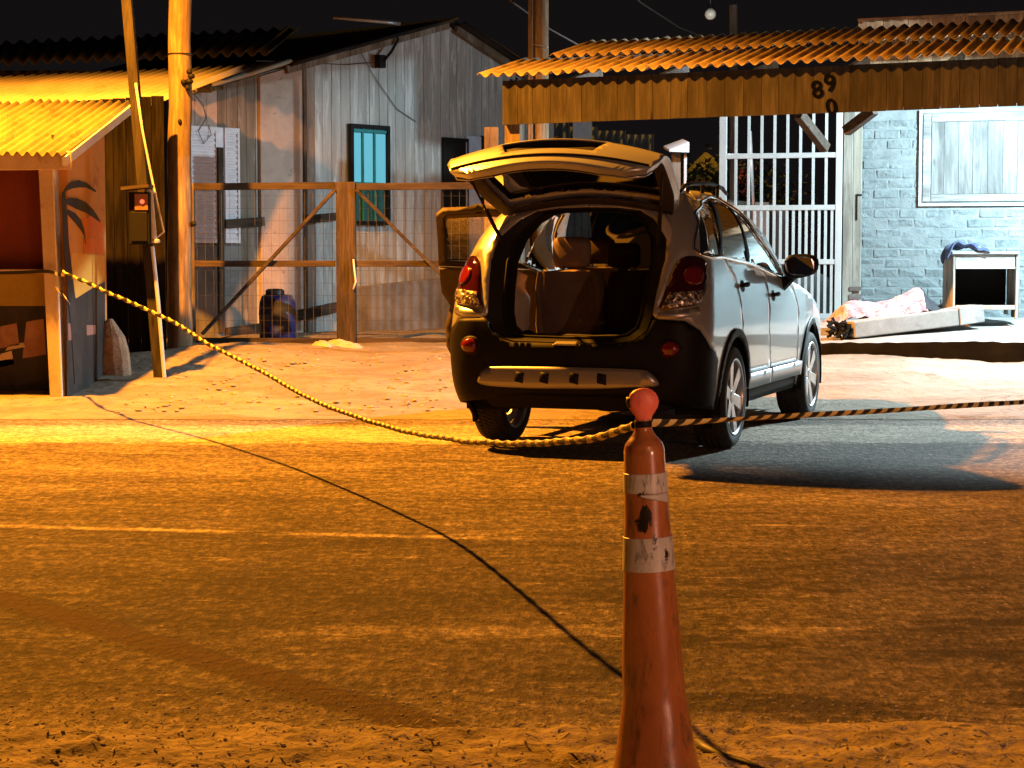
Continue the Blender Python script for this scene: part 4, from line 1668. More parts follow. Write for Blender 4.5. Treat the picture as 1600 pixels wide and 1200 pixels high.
# ------------------------------------------------------------------ things on the platform
# old cabinet with dark opening
cy = 21.25
ca, cb = W(1489, 497, cy), W(1592, 394, cy)
cab = thing('old_cabinet', 'worn pale open fronted cabinet on legs against the brick wall', 'cabinet', ((ca.x + cb.x) / 2, cy + .25, ca.z), rdeg * .4)


def cw_(px, py, dy=0):
    p = W(px, py, cy)
    return Vector((p.x, cy + dy, p.z))


def cbox(mb, px0, py0, px1, py1, d0, d1):
    a, b = W(px0, py1, cy), W(px1, py0, cy)
    mb.box(a.x, b.x, cy + d0, cy + d1, a.z, b.z)


for (args, nm, mt) in (((1487, 393, 1592, 397, -.03, .5), 'top', 'white_board_x'), ((1493, 397.3, 1586, 416, .0, .03), 'drawer_front', 'white_board_x'),
                       ((1488, 397.3, 1493, 498, -.005, .04), 'leg', 'pale_wood_z'), ((1586, 397.3, 1592, 498, -.005, .04), 'leg', 'pale_wood_z'),
                       ((1493.2, 416.3, 1585.8, 420, -.01, .03), 'rail', 'white_steel'), ((1493.2, 477, 1585.8, 484, -.005, .04), 'rail', 'pale_wood_z'),
                       ((1488, 397.3, 1490, 484, .042, .5), 'side_panel', 'pale_wood_z'), ((1590, 397.3, 1592, 484, .042, .5), 'side_panel', 'pale_wood_z'),
                       ((1490.2, 397.3, 1589.8, 484, .47, .49), 'back_panel', 'void'), ((1490.2, 480, 1589.8, 483, .05, .46), 'bottom_panel', 'void'),  # back and bottom near-black, shade inside the cabinet put into their colour
                       ((1488, 484.2, 1493, 493, .46, .5), 'leg', 'pale_wood_z'), ((1586, 484.2, 1592, 493, .46, .5), 'leg', 'pale_wood_z'),
                       ((1594, 410, 1597, 497, .1, .4), 'loose_board', 'brown_board')):
    mb = MB()
    cbox(mb, *args)
    mb.build(nm, M[mt], cab, bevel=.004)
# rag on the cabinet
mb = MB()


def rag(u, v):
    px = lerp(1478, 1545, u)
    t = u
    py = 393 - 7 * math.sin(PI * min(1, t * 1.1)) ** .7 + (16 * (1 - t / .15) if t < .15 else 0) + 2.2 * math.sin(u * 19 + v * 4)
    p = W(px, py, cy)
    return Vector((p.x, cy - .05 + .3 * v, p.z + .03 * math.sin(v * 7 + u * 5) + .012))


mb.grid(rag, 24, 10)
M['rag'] = stained('blue_striped_rag', (.02, .03, .08), (.10, .14, .26), (.45, .5, .6), 9, rnd=False, t3=(.58, .64))
tag(mb.build('rag', M['rag'], sm=True, solid=.012), 'dark blue rag with pale patches hanging over the cabinet top', 'rag')
# beside the cabinet only its cast shadow, nothing built
# long box beam wrapped in grey sheet
bm_ = thing('wrapped_beam', 'long grey box shaped beam lying on the concrete platform in front of a sheet covered heap', 'beam', W(1420, 520, 21.0))
mb = MB()
p, q = W(1327, 515, 20.75), W(1489, 495, 21.1)
mb.beam(p, q, .26, .175, mi=0, h2=.185)
mb.build('casing', M['concrete'], bm_, bevel=.012)
mb = MB()
p2_, q2_ = W(1489.5, 494.5, 21.1), W(1527, 489, 21.2)
mb.beam(p2_, q2_, .28, .19, h2=.185)
mb.build('end_box', M['white_board_x'], bm_, bevel=.008)
mb = MB()
rb = random.Random(31)
for i in range(70):
    c = W(rb.uniform(1296, 1327), rb.uniform(502, 527), 20.72 + rb.uniform(-.1, .12))
    d = Vector((rb.uniform(-1, 1), rb.uniform(-.6, .6), rb.uniform(-.7, .7))).normalized() * rb.uniform(.02, .06)
    mb.beam(c - d, c + d, rb.uniform(.015, .05), rb.uniform(.012, .04), w2=.01, h2=.01)
tag(mb.build('charred_debris', M['void']), 'clump of black charred scraps at the left end of the grey beam', 'debris')
# sheet covered heap
NU, NV = 44, 18
ol = [(1292, 502), (1305, 489), (1318, 474), (1328, 470), (1345, 470), (1356, 473), (1372, 472), (1388, 469), (1405, 462), (1420, 454), (1434, 449), (1441, 453)]


def topline(px):
    for (xa, za), (xb, zb_) in zip(ol, ol[1:]):
        if xa <= px <= xb:
            return lerp(za, zb_, (px - xa) / (xb - xa))
    return ol[-1][1] if px > ol[-1][0] else ol[0][1]


def heap(u, v):
    px = lerp(1292, 1441, u)
    y = lerp(20.98, 21.65, v)
    zt = W(px, topline(px), 21.3).z
    base = .47 + (y - 20.5) * .09
    e = math.sin(PI * min(1, max(0, v * .9 + .08))) ** .55
    X = W(px, 480, 21.3).x
    return Vector((X, y, base + max(0, zt - base) * e + .014 * noise.noise(Vector((u * 16, v * 7, 1))) + .008 * math.sin(u * 40 + v * 6)))


mb = MB()
mb.grid(heap, NU, NV)
m = Nd('floral_sheet')
v = m.coord((1, 1, 1), False)
n1 = m.noise(v, 7, 3, .6, .8)
n2 = m.noise(m.coord((1.3, 1.1, .9), False), 11, 3, .6, .8)
n3 = m.noise(m.coord((.8, 1.3, 1.1), False), 14, 3, .6, .4)
col = m.mix(m.ramp(n1, .48, .56), (.38, .37, .42), (.33, .22, .30))
col = m.mix(m.ramp(n2, .56, .62), col, (.27, .14, .18))
col = m.mix(m.ramp(n3, .60, .66), col, (.15, .16, .25))
m.set(col, .9)
m.bump(n2, .4, .02)
M['floral'] = m.m
tag(mb.build('floral_sheet', M['floral'], sm=True), 'white and pink floral sheet draped over a low heap behind the grey beam', 'sheet')
mb = MB()


def tarp(u, v):
    a = W(lerp(1438, 1470, u), lerp(451, 486, u), 21.3)
    return Vector((a.x, lerp(20.99, 21.6, v), lerp(.5, a.z, math.sin(PI * min(1, v * .85 + .1)) ** .5) + .01 * math.sin(u * 9 + v * 5)))


mb.grid(tarp, 10, 10)
tag(mb.build('dark_cloth', plain('dark_navy_cloth', (.018, .022, .032), .8), sm=True), 'dark navy cloth at the right end of the floral sheet', 'cloth')

# ------------------------------------------------------------------ traffic cone in the foreground
YC = 4.6
SC = F / YC
cbase = W(1029, 1268, YC)
ctop = W(1004, 640, YC)
ax = (ctop - cbase).normalized()
cxv = (Vector((1, 0, 0)) - ax * ax.x).normalized()
cyv = ax.cross(cxv)
CM = Matrix(((cxv.x, cyv.x, ax.x, cbase.x), (cxv.y, cyv.y, ax.y, cbase.y), (cxv.z, cyv.z, ax.z, cbase.z), (0, 0, 0, 1)))
LEN = (ctop - cbase).length


def ch(py):
    return (1268 - py) / (1268 - 640) * LEN


cone = thing('traffic_cone', 'tall scuffed orange traffic cone with two white bands and a red reflector knob', 'traffic cone', (cbase.x, cbase.y, 0))


def dirty(name, c1, c2, dark, amt, rough, scale=7, coat=0.0, tar=()):
    m = Nd(name)
    v = m.coord((1, 1, .45), False)
    a = m.noise(v, scale, 7, .65, .5)
    b = m.noise(m.coord((1, 1, .3), False), scale * 3.2, 6, .7, .8)
    s3 = m.noise(m.coord((1, 1, .12), False), scale * 5, 5, .65, .3)
    col = m.mix(m.ramp(a, .3, .7), c1, c2)
    col = m.mix(m.math('MULTIPLY', m.ramp(b, .50, .68), amt), col, dark)
    col = m.mix(m.math('MULTIPLY', m.ramp(s3, .56, .70), amt * .8), col, dark)
    sp = m.n('ShaderNodeSeparateXYZ')
    m.l(m.coord((1, 1, 1), False), sp.inputs[0])
    wob = m.noise(m.coord((1, 1, .55), False), 26, 6, .75, 1.2)
    for (tx, tz, rx, rz, k) in tar:
        dx = m.math('DIVIDE', m.math('SUBTRACT', sp.outputs[0], tx), rx)
        dz = m.math('DIVIDE', m.math('SUBTRACT', sp.outputs[2], tz), rz)
        d = m.math('SQRT', m.math('ADD', m.math('MULTIPLY', dx, dx), m.math('MULTIPLY', dz, dz)))
        f = m.ramp(m.math('SUBTRACT', m.math('MULTIPLY', wob, 2.6), d), k, k + .16)
        col = m.mix(f, col, (.014, .012, .011))
    rg = m.math('MULTIPLY_ADD', b, .35)
    rg.node.inputs[2].default_value = rough - .15
    m.set(col, rg, 0, .5)
    m.b.inputs['Coat Weight'].default_value = coat
    m.bump(m.math('ADD', a, m.math('MULTIPLY', b, .4)), .2, .006)
    return m.m


TAR = ((-.045, .70, .035, .06, .85), (-.015, .655, .022, .05, .95), (.012, .62, .016, .035, .92), (-.05, .765, .03, .018, .9))
M['cone'] = dirty('scuffed_orange_plastic', (.34, .115, .035), (.47, .165, .052), (.10, .048, .028), .75, .27, 8, .6, TAR)
M['band'] = dirty('scuffed_white_band', (.46, .45, .44), (.62, .61, .60), (.10, .09, .08), .9, .4, 9, 0, TAR)
prof = [(655, 12.5), (664, 12.5), (672, 14), (680, 19), (688, 26), (694, 30), (702, 32), (730, 32.5), (765, 34), (800, 35.5), (835, 37.5), (885, 40), (950, 43.5), (1000, 46), (1050, 48.5),
        (1085, 50), (1110, 54), (1150, 60), (1190, 67), (1225, 76), (1245, 84), (1256, 96), (1258, 122), (1268, 124)]
mb = MB()
mb.lathe([(w_ / SC, ch(py)) for k in range(len(prof) - 1) for py, w_ in [(lerp(prof[k][0], prof[k + 1][0], t / 4), lerp(prof[k][1], prof[k + 1][1], t / 4)) for t in range(4)]] + [(prof[-1][1] / SC, ch(prof[-1][0]))], 56, CM)
CI = CM.inverted()
for i, v in enumerate(mb.v):
    q = CI @ v
    if q.z < ch(720):
        k = 1 + .028 * noise.noise(Vector((q.x * 14, q.y * 14, q.z * 6))) + .008 * noise.noise(Vector((q.x * 40, q.y * 40, q.z * 22)))
        mb.v[i] = CM @ Vector((q.x * k, q.y * k, q.z))
body = mb.build('body', M['cone'], cone, sm=50)
for (ya, wa, yb, wb) in ((737, 34.0, 766, 35.4), (835, 39.0, 886, 41.7)):
    mb = MB()
    mb.lathe([((wa - .7) / SC, ch(ya - .5)), (wa / SC, ch(ya)), (wb / SC, ch(yb)), ((wb - .7) / SC, ch(yb + .5))], 48, CM)
    mb.build('reflective_band', M['band'], cone, sm=40)
# torn lower flap of the upper band, on the right front
mb = MB()
rows = 5
for part in ((-.35, 1.15, 768.0, 781.0),):
    a0, a1, ya, yb = part

    def fn(u, v):
        a = -PI / 2 + lerp(a0, a1, u)
        py = lerp(ya - 1.5 * u, lerp(769, 783, u ** .8), v)
        r = (35.4 + 1.2 * v + .9 * u) / SC
        return CM @ Vector((r * math.cos(a), r * math.sin(a), ch(py)))
    mb.grid(fn, 14, 3)
mb.build('torn_band', M['band'], cone, sm=True, solid=.001)
M['tar'] = plain('shadow_black', (.018, .016, .015), .6)  # black used only on the strip standing for the tape shadow
mb = MB()
mb.lathe([(13.0 / SC, ch(667)), (13.8 / SC, ch(666)), (13.8 / SC, ch(658)), (13.0 / SC, ch(657))], 24, CM)
mb.build('collar', M['black'], cone, sm=40)
# rounded reflector knob: domed top narrowing to a throat
kn = [(0.4, 606.5), (7, 607.5), (14, 610), (20, 615), (23.5, 622), (24.5, 629), (22.5, 637), (18, 644), (13.5, 650), (12, 656)]
mb = MB()
KM = CM
vs_ = []
n_ = 32
for (r, py) in kn:
    for k in range(n_):
        a = 2 * PI * k / n_
        vs_.append(CM @ Vector((r / SC * math.cos(a) + 1.5 / SC, r / SC * .62 * math.sin(a), ch(py))))
mb.add(vs_, [(i * n_ + k, i * n_ + (k + 1) % n_, (i + 1) * n_ + (k + 1) % n_, (i + 1) * n_ + k) for i in range(len(kn) - 1) for k in range(n_)])
M['knob'] = dirty('coral_reflector', (.85, .17, .12), (.95, .24, .17), (.55, .06, .05), .4, .45, 14)
knob = mb.build('reflector_knob', M['knob'], cone, sm=True)
mb = MB()
vs_ = []
for (r, py) in ((23.5, 622), (25.6, 622), (26.4, 629), (25.0, 637.5), (22.8, 637)):
    for k in range(9):
        a = PI * .80 + PI * .4 * k / 8
        vs_.append(CM @ Vector((r / SC * math.cos(a) + 1.0 / SC, r / SC * .66 * math.sin(a) + .004, ch(py - 2))))
mb.add(vs_, [(i * 9 + k, i * 9 + k + 1, (i + 1) * 9 + k + 1, (i + 1) * 9 + k) for i in range(4) for k in range(8)])
mb.build('knob_rim', M['barrel_lid'], knob, sm=True)
mb = MB()
q0 = W(1096, 1166, 4.95)
mb.tube([G(1088, 1160, .01), G(1105, 1172, .015), G(1130, 1184, .012), G(1165, 1192, .01), G(1200, 1206, .01)], [.012, .016, .014, .010, .006], 8)  # cast shadow of the tape modelled as a black strip
tag(mb.build('tape_shadow_strip', M['tar'], sm=True), 'black strip modelled as the tape shadow on the gravel right of the cone base', 'shadow strip')

# ------------------------------------------------------------------ barrier tape: twisted left run, flatter right run


def spline(pts, n):
    P = [Vector(p) for p in pts]
    P = [P[0] * 2 - P[1]] + P + [P[-1] * 2 - P[-2]]
    out = []
    for i in range(1, len(P) - 2):
        for k in range(n):
            t = k / n
            a, b, c, d = P[i - 1:i + 3]
            out.append(.5 * ((2 * b) + (c - a) * t + (2 * a - 5 * b + 4 * c - d) * t * t + (3 * b - a - 3 * c + d) * t ** 3))
    out.append(P[-2])
    return out


def tape(name, pts, width, pitch, stripe, lab, slant=0.0, start=0.0, n=60):
    path = spline(pts, n)
    d = [0.0]
    for a, b in zip(path, path[1:]):
        d.append(d[-1] + (b - a).length)
    # resample evenly
    step = .011
    m_ = int(d[-1] / step)
    res = []
    j = 0
    for i in range(m_ + 1):
        s_ = i * step
        while j < len(d) - 2 and d[j + 1] < s_:
            j += 1
        res.append(path[j].lerp(path[j + 1], (s_ - d[j]) / max(1e-9, d[j + 1] - d[j])))
    mb = MB()
    NWD = 4
    vs_ = []
    for i, p in enumerate(res):
        t = (res[min(i + 1, m_)] - res[max(i - 1, 0)]).normalized()
        side_ = t.cross(Vector((0, 0, 1))).normalized()
        up = side_.cross(t)
        s_ = i * step
        ang = start + (2 * PI * s_ / pitch if pitch else .5 * math.sin(s_ * 1.3) + .25 * math.sin(s_ * 3.1))
        if pitch:
            ang += .5 * math.sin(s_ * 2.1)
        e = up * math.cos(ang) + side_ * math.sin(ang)
        f_ = t.cross(e)
        for k in range(NWD + 1):
            w_ = (k / NWD - .5) * width
            vs_.append(p + e * w_ + f_ * (.006 * math.cos(PI * (k / NWD - .5)) if pitch else .003 * math.cos(PI * (k / NWD - .5))) + t * slant * w_)
    fy, mi = [], []
    for i in range(m_):
        for k in range(NWD):
            a = i * (NWD + 1) + k
            fy.append((a, a + 1, a + NWD + 2, a + NWD + 1))
            mi.append(int((i * step) / stripe) % 2)
    o = len(mb.v)
    mb.v += vs_
    mb.f += fy
    mb.m += mi
    ob = mb.build(name, [M['tape_y'], M['tape_k']], sm=True, fixn=False)
    return tag(ob, lab, 'barrier tape', 'runs of barrier tape')


M['tape_y'] = plain('yellow_tape', (.80, .66, .26), .4)
M['tape_k'] = plain('black_tape', (.012, .012, .012), .45)


def twisted(name, pts, lab):
    """tape wound into a strand: helical yellow and black faces, tighter towards the cone"""
    path = spline(pts, 60)
    d = [0.0]
    for a, b in zip(path, path[1:]):
        d.append(d[-1] + (b - a).length)
    step = .008
    m_ = int(d[-1] / step)
    mb = MB()
    N = 8
    j = 0
    ph = 0.0
    rt = random.Random(12)
    res = []
    for i in range(m_ + 1):
        s_ = i * step
        while j < len(d) - 2 and d[j + 1] < s_:
            j += 1
        res.append(path[j].lerp(path[j + 1], (s_ - d[j]) / max(1e-9, d[j + 1] - d[j])))
    phs = []
    for i, p in enumerate(res):
        t_ = i / m_
        t = (res[min(i + 1, m_)] - res[max(i - 1, 0)]).normalized()
        sd = t.cross(Vector((0, 0, 1))).normalized()
        up = sd.cross(t)
        pa, pb = res[max(i - 1, 0)], res[min(i + 1, m_)]
        pxm = math.hypot(pb.x / pb.y - pa.x / pa.y, (pb.z - HC) / pb.y - (pa.z - HC) / pa.y) * F / max(1e-6, (pb - pa).length)
        pit = max(.05, min(.34, (12 + 5 * math.cos(2 * PI * t_)) / max(pxm, 8))) * (1 + .25 * noise.noise(Vector((i * step * 1.3, 0, 0))))
        ph += 2 * PI * step / pit
        phs.append(ph)
        k = .75 + .45 * noise.noise(Vector((i * step * 2.1, 4, 0)))
        r0, r1 = lerp(.019, .0112, t_), lerp(.007, .0055, t_) + .004 * k
        sag = Vector((0, 0, .006 * noise.noise(Vector((i * step * 1.7, 0, 9)))))
        for q in range(N):
            a = 2 * PI * q / N
            w1, w2 = r0 * math.cos(a), r1 * math.sin(a)
            e1 = up * math.cos(ph * .5) + sd * math.sin(ph * .5)
            e2 = t.cross(e1)
            mb.v.append(p + sag + e1 * w1 + e2 * w2)
    for i in range(m_):
        for q in range(N):
            mb.f.append((i * N + q, i * N + (q + 1) % N, (i + 1) * N + (q + 1) % N, (i + 1) * N + q))
            mb.m.append(0 if math.sin(phs[i] * 1.0 + .6 * math.cos(2 * PI * q / N)) > .05 else 1)
    return tag(mb.build(name, [M['tape_y'], M['tape_k']], sm=True, fixn=False), lab, 'barrier tape', 'runs of barrier tape')


lp = [(99, 425, 16.9), (165, 455, 15.6), (265, 500, 14.2), (330, 540, 13.3), (400, 575, 12.35), (480, 620, 11.25), (560, 652, 10.2), (640, 675, 9.1), (740, 690, 7.2), (800, 693, 6.45), (860, 691, 5.7), (930, 683, 5.12), (992, 664, 4.62)]
twisted('barrier_tape', [W(*p) for p in lp], 'twisted yellow and black barrier tape sagging from the kiosk post to the cone')
rp = [(1016, 661, 4.60), (1070, 660, 4.85), (1150, 655, 5.2), (1250, 649, 5.7), (1380, 642, 6.4), (1500, 634, 7.1), (1620, 627, 7.9), (1750, 618, 9)]
tape('barrier_tape', [W(*p) for p in rp], .020, None, .062, 'flatter yellow and black barrier tape running from the cone to the right', 1.6, .25)
# loose end and windings on the kiosk post
mb = MB()
q = [W(70, 424, 16.93), W(80, 422, 16.93), W(109, 430, 16.93), W(99, 434, 16.93)]
pp_ = [W(74, 428, 16.93), W(86, 448, 16.92), W(100, 462, 16.92), W(115, 482, 16.95)]
path = spline(pp_, 10)
vs_ = []
for i, p in enumerate(path):
    vs_ += [p + Vector((-.012, 0, .022)), p + Vector((.012, 0, -.022))]
fy = [(2 * i, 2 * i + 1, 2 * i + 3, 2 * i + 2) for i in range(len(path) - 1)]
mb.v += [Vector(v) for v in vs_]
mb.f += fy
mb.m += [(i // 5) % 2 for i in range(len(fy))]
path = spline([W(-60, 427, 17.2), W(20, 426, 17.1), W(72, 424, 16.93), W(90, 428, 16.92), W(108, 430, 16.95)], 10)
o = len(mb.v)
for p in path:
    mb.v += [p + Vector((0, 0, .015)), p + Vector((.0, 0, -.015))]
k0 = len(path) - 1
mb.f += [(o + 2 * i, o + 2 * i + 1, o + 2 * i + 3, o + 2 * i + 2) for i in range(k0)]
mb.m += [1 if i < 24 or i % 6 < 3 else 0 for i in range(k0)]
tag(mb.build('barrier_tape', [M['tape_y'], M['tape_k']], fixn=False, sm=True), 'loose tape end wound round the kiosk post with black diagonal stripes', 'barrier tape', 'runs of barrier tape')

# ------------------------------------------------------------------ the car: silver SUV, tailgate raised, left rear door open
CY = math.radians(20)
CO = Vector((.683, 13.56, 0))
car = thing('parked_car', 'silver SUV with raised tailgate and open left rear door parked beside the road', 'car', CO, -20)
CE = Vector((math.cos(CY), -math.sin(CY), 0))     # car right
CN = Vector((math.sin(CY), math.cos(CY), 0))      # car forward


def cw(x, y, z):
    return CO + CE * x + CN * y + Vector((0, 0, z))


def interp(tab, z):
    if z <= tab[0][0]:
        return tab[0][1]
    for i in range(len(tab) - 1):
        if z <= tab[i + 1][0]:
            z0, v0 = tab[i]
            z1, v1 = tab[i + 1]
            t = (z - z0) / (z1 - z0)
            m0 = (v1 - tab[i - 1][1]) / (z1 - tab[i - 1][0]) if i > 0 else (v1 - v0) / (z1 - z0)
            m1 = (tab[i + 2][1] - v0) / (tab[i + 2][0] - z0) if i + 2 < len(tab) else (v1 - v0) / (z1 - z0)
            h = z1 - z0
            return (2 * t ** 3 - 3 * t * t + 1) * v0 + (t ** 3 - 2 * t * t + t) * h * m0 + (-2 * t ** 3 + 3 * t * t) * v1 + (t ** 3 - t * t) * h * m1
    return tab[-1][1]


TW = [(.2, .85), (.38, .895), (.6, .915), (.85, .92), (1.05, .905), (1.22, .88), (1.34, .852), (1.45, .815), (1.55, .765), (1.62, .715), (1.70, .64), (1.78, .54)]
TR = [(.22, -.74), (.32, -.86), (.45, -.93), (.6, -.955), (.8, -.955), (.95, -.935), (1.1, -.89), (1.25, -.82), (1.4, -.73), (1.55, -.61), (1.66, -.50), (1.74, -.40), (1.78, -.34)]
RC = .27


def P(u, z, off=0.0):
    """wrap-around body surface: u along the rear (0..0.7), round the corner (0.7..1) and forward along the side"""
    sg = 1 if u >= 0 else -1
    a = abs(u)
    w_ = interp(TW, z) + off
    r_ = interp(TR, z) - off
    rc = RC
    if a <= .7:
        x = a / .7 * (w_ - rc)
        y = r_ + .05 * (a / .7) ** 2
    elif a <= 1.0:
        t = (a - .7) / .3 * PI / 2
        x = w_ - rc + rc * math.sin(t)
        y = r_ + .05 + (rc - .0) * (1 - math.cos(t))
    else:
        yb = a - 1.7                     # true y well forward
        yc = r_ + .05 + rc
        f_ = 1 - smooth((a - 1.0) / .9)
        y = yb + (yc - (-.70)) * f_
        tp = 1 - .10 * smooth((yb - 2.2) / 1.5) ** 1.5
        x = w_ * tp
    return Vector((sg * x, y, z))


def Pw(u, z, off=0.0):
    p = P(u, z, off)
    return cw(p.x, p.y, p.z)


def proj(p):
    d = p - EYE
    cx = d.x
    cyy = d.y * math.cos(PIT) - d.z * math.sin(PIT)
    cz = d.y * math.sin(PIT) + d.z * math.cos(PIT)
    return 800 + F * cx / cyy, 600 - F * cz / cyy


_tab = [(u_, z_, *proj(Pw(u_, z_))) for u_ in [i * .04 - .9 for i in range(150)] for z_ in [.22 + .04 * j for j in range(40)]]


def inv(px, py, lo=0.0, hi=9.0):
    """body-surface point (u, z) seen at this spot of the photograph"""
    best = min((t for t in _tab if lo <= t[0] <= hi), key=lambda t: (t[2] - px) ** 2 + (t[3] - py) ** 2)
    u_, z_ = best[0], best[1]
    for _ in range(8):
        x0, y0 = proj(Pw(u_, z_))
        x1, y1 = proj(Pw(u_ + .002, z_))
        x2, y2 = proj(Pw(u_, z_ + .002))
        a, b, c, d = (x1 - x0) / .002, (x2 - x0) / .002, (y1 - y0) / .002, (y2 - y0) / .002
        det = a * d - b * c
        if abs(det) < 1e-6:
            break
        ex, ey = px - x0, py - y0
        du, dz = (d * ex - b * ey) / det, (a * ey - c * ex) / det
        u_ += max(-.05, min(.05, du))
        z_ += max(-.05, min(.05, dz))
    return (u_, z_)


def inside(poly, x, y):
    c = False
    n_ = len(poly)
    for i in range(n_):
        x0, y0 = poly[i]
        x1, y1 = poly[(i + 1) % n_]
        if (y0 > y) != (y1 > y) and x < (x1 - x0) * (y - y0) / (y1 - y0) + x0:
            c = not c
    return c


def dens(poly, step):
    out = []
    n_ = len(poly)
    for i in range(n_):
        a, b = Vector(poly[i]), Vector(poly[(i + 1) % n_])
        k = max(1, int((b - a).length / step))
        out += [tuple(a.lerp(b, j / k)) for j in range(k)]
    return out


def curve2(pts, n=6, closed=True):
    """rounded closed outline through 2-D points"""
    out = []
    N = len(pts)
    for i in range(N if closed else N - 1):
        a, b, c, d = (Vector(pts[(i - 1) % N]), Vector(pts[i]), Vector(pts[(i + 1) % N]), Vector(pts[(i + 2) % N]))
        for k in range(n):
            t = k / n
            q = .5 * ((2 * b) + (c - a) * t + (2 * a - 5 * b + 4 * c - d) * t * t + (3 * b - a - 3 * c + d) * t ** 3)
            out.append((q.x, q.y))
    return out


def panel_mesh(mb, outline, holes, fn, step=.045, flip=False, mi=0):
    outline = dens(outline, step)
    holes = [dens(h_, step) for h_ in holes]
    vs2, es = [], []
    for loop in [outline] + holes:
        o_ = len(vs2)
        vs2 += [Vector(p) for p in loop]
        n_ = len(loop)
        es += [(o_ + i, o_ + (i + 1) % n_) for i in range(n_)]
    x0, x1 = min(p[0] for p in outline), max(p[0] for p in outline)
    y0, y1 = min(p[1] for p in outline), max(p[1] for p in outline)
    ix = int((x1 - x0) / step) + 1
    iy = int((y1 - y0) / step) + 1
    for i in range(ix + 1):
        for j in range(iy + 1):
            x = x0 + (i + .5 * (j % 2)) * step
            y = y0 + j * step
            if inside(outline, x, y) and not any(inside(h_, x, y) for h_ in holes):
                if min((Vector((x, y)) - v).length_squared for v in vs2[:]) > (step * .4) ** 2:
                    vs2.append(Vector((x, y)))
    r = geometry.delaunay_2d_cdt(vs2, es, [], 0, 1e-6)
    vv, ff = r[0], r[2]
    keep = []
    for f_ in ff:
        c = sum((vv[i] for i in f_), Vector((0, 0))) / len(f_)
        if inside(outline, c.x, c.y) and not any(inside(h_, c.x, c.y) for h_ in holes):
            keep.append(tuple(f_))
    mb.add([fn(v.x, v.y) for v in vv], keep, mi)


def panel(name, outline, mat, holes=(), off=0.0, parent=None, solid=.012, step=.045, mirror=False, sm=True, fn=None):
    mb = MB()
    sg = -1 if mirror else 1
    panel_mesh(mb, outline, list(holes), fn or (lambda u, z: Pw(sg * u, z, off)), step)
    return mb.build(name, mat, parent or car, sm=sm, solid=solid, off=(-1 if not mirror else 1) if False else -1)


# paints
def car_paint(name, c, metal, rough, coat):
    m = Nd(name)
    n1 = m.noise(m.coord((1, 1, 1), False), 2.2, 5, .6)
    dust = m.noise(m.coord((1, 1, 1), False), 14, 5, .65)
    m.set(m.mix(m.math('MULTIPLY', dust, .35), c, tuple(x * .7 for x in c)), m.math('MULTIPLY_ADD', n1, .18), metal, .5)
    m.b.inputs['Roughness'].links[0].from_node.inputs[2].default_value = rough - .06
    m.b.inputs['Coat Weight'].default_value = coat
    m.b.inputs['Coat Roughness'].default_value = .05
    return m.m


M['silver'] = car_paint('silver_car_paint', (.40, .41, .42), .38, .30, .6)
M['clad'] = plain('black_cladding', (.007, .0065, .0065), .55, spec=.14, var=.25)
M['chrome'] = plain('chrome_trim', (.75, .76, .78), .12, 1.0)
M['satin'] = plain('satin_silver_trim', (.42, .42, .43), .35, .8)
M['glass'] = thin_glass('tinted_side_glass', (.16, .18, .19), .45)
M['wglass'] = thin_glass('windscreen_glass', (.8, .84, .84), .06)
M['tyre'] = stained('tyre_rubber', (.018, .017, .016), (.035, .032, .03), None, 12, (1, 1, 1), .8, .4, .004, rnd=False)
M['alloy'] = plain('alloy_wheel', (.55, .56, .58), .3, .85, var=.12)
M['trim_beige'] = stained('beige_interior_trim', (.46, .40, .34), (.54, .47, .40), None, 6, rough=.8, bump=.1, rnd=False)
M['trim_dark'] = plain('dark_interior_trim', (.022, .018, .017), .85)
M['liner'] = plain('headliner', (.10, .085, .07), .9)
M['seat'] = stained('seat_leather', (.13, .088, .074), (.18, .12, .10), None, 8, rough=.7, bump=.15, rnd=False)
M['seat_dark'] = plain('dark_seat_cloth', (.03, .015, .014), .85)
M['red_lens'] = plain('red_lens', (.15, .008, .010), .12, coat=1.0)
M['red_dark'] = plain('dark_red_lens', (.035, .003, .004), .10, coat=1.0)
m = Nd('clear_lens')
m.set(m.mix(m.ramp(m.noise(m.coord((1, 1, 1), False), 26, 2, .5, 1.5), .45, .6), (.10, .07, .06), (.75, .72, .70)), .12, .6)
m.bump(m.noise(m.coord((1, 1, 1), False), 30, 2), .9, .02)
M['clear_lens'] = m.m

# key outlines, right side, read off the photograph onto the body surface
WA_R, WZ = .435, .37                   # wheel arch radius and centre height
WB = 2.707


def arch(yc, r, a0, a1, n=22):
    return [(1.7 + yc + r * math.cos(a), WZ + r * math.sin(a)) for a in [lerp(a0, a1, i / n) for i in range(n + 1)]]


DLO = [inv(*p) for p in ((1094, 398), (1090, 350), (1091, 326), (1096, 314), (1106, 308), (1120, 311), (1143, 325), (1157, 335), (1182, 367), (1207, 402), (1221, 432), (1196, 423), (1170, 412), (1130, 402))]
LAMP = [inv(*p, .3, 1.6) for p in ((1073, 400), (1094, 402), (1104, 413), (1106, 429), (1101, 457), (1091, 474), (1063, 480), (1029, 484), (1036, 463), (1046, 432), (1057, 410))]
OPEN = [(0, 1.668), (.36, 1.664), (.60, 1.645), (.70, 1.585), (.735, 1.45), (.715, 1.30), (.655, 1.10), (.625, .95), (.585, .845), (.50, .785), (.40, .765), (0, .76)]
OPEN_IN = [(0, 1.635), (.35, 1.630), (.565, 1.612), (.655, 1.555), (.685, 1.44), (.665, 1.29), (.605, 1.09), (.575, .95), (.54, .86), (.47, .815), (.36, .795), (0, .79)]
BUMP = [inv(*p, 0, 2.2) for p in ((1030, 499), (1069, 501), (1092, 515), (1108, 541), (1121, 562))]


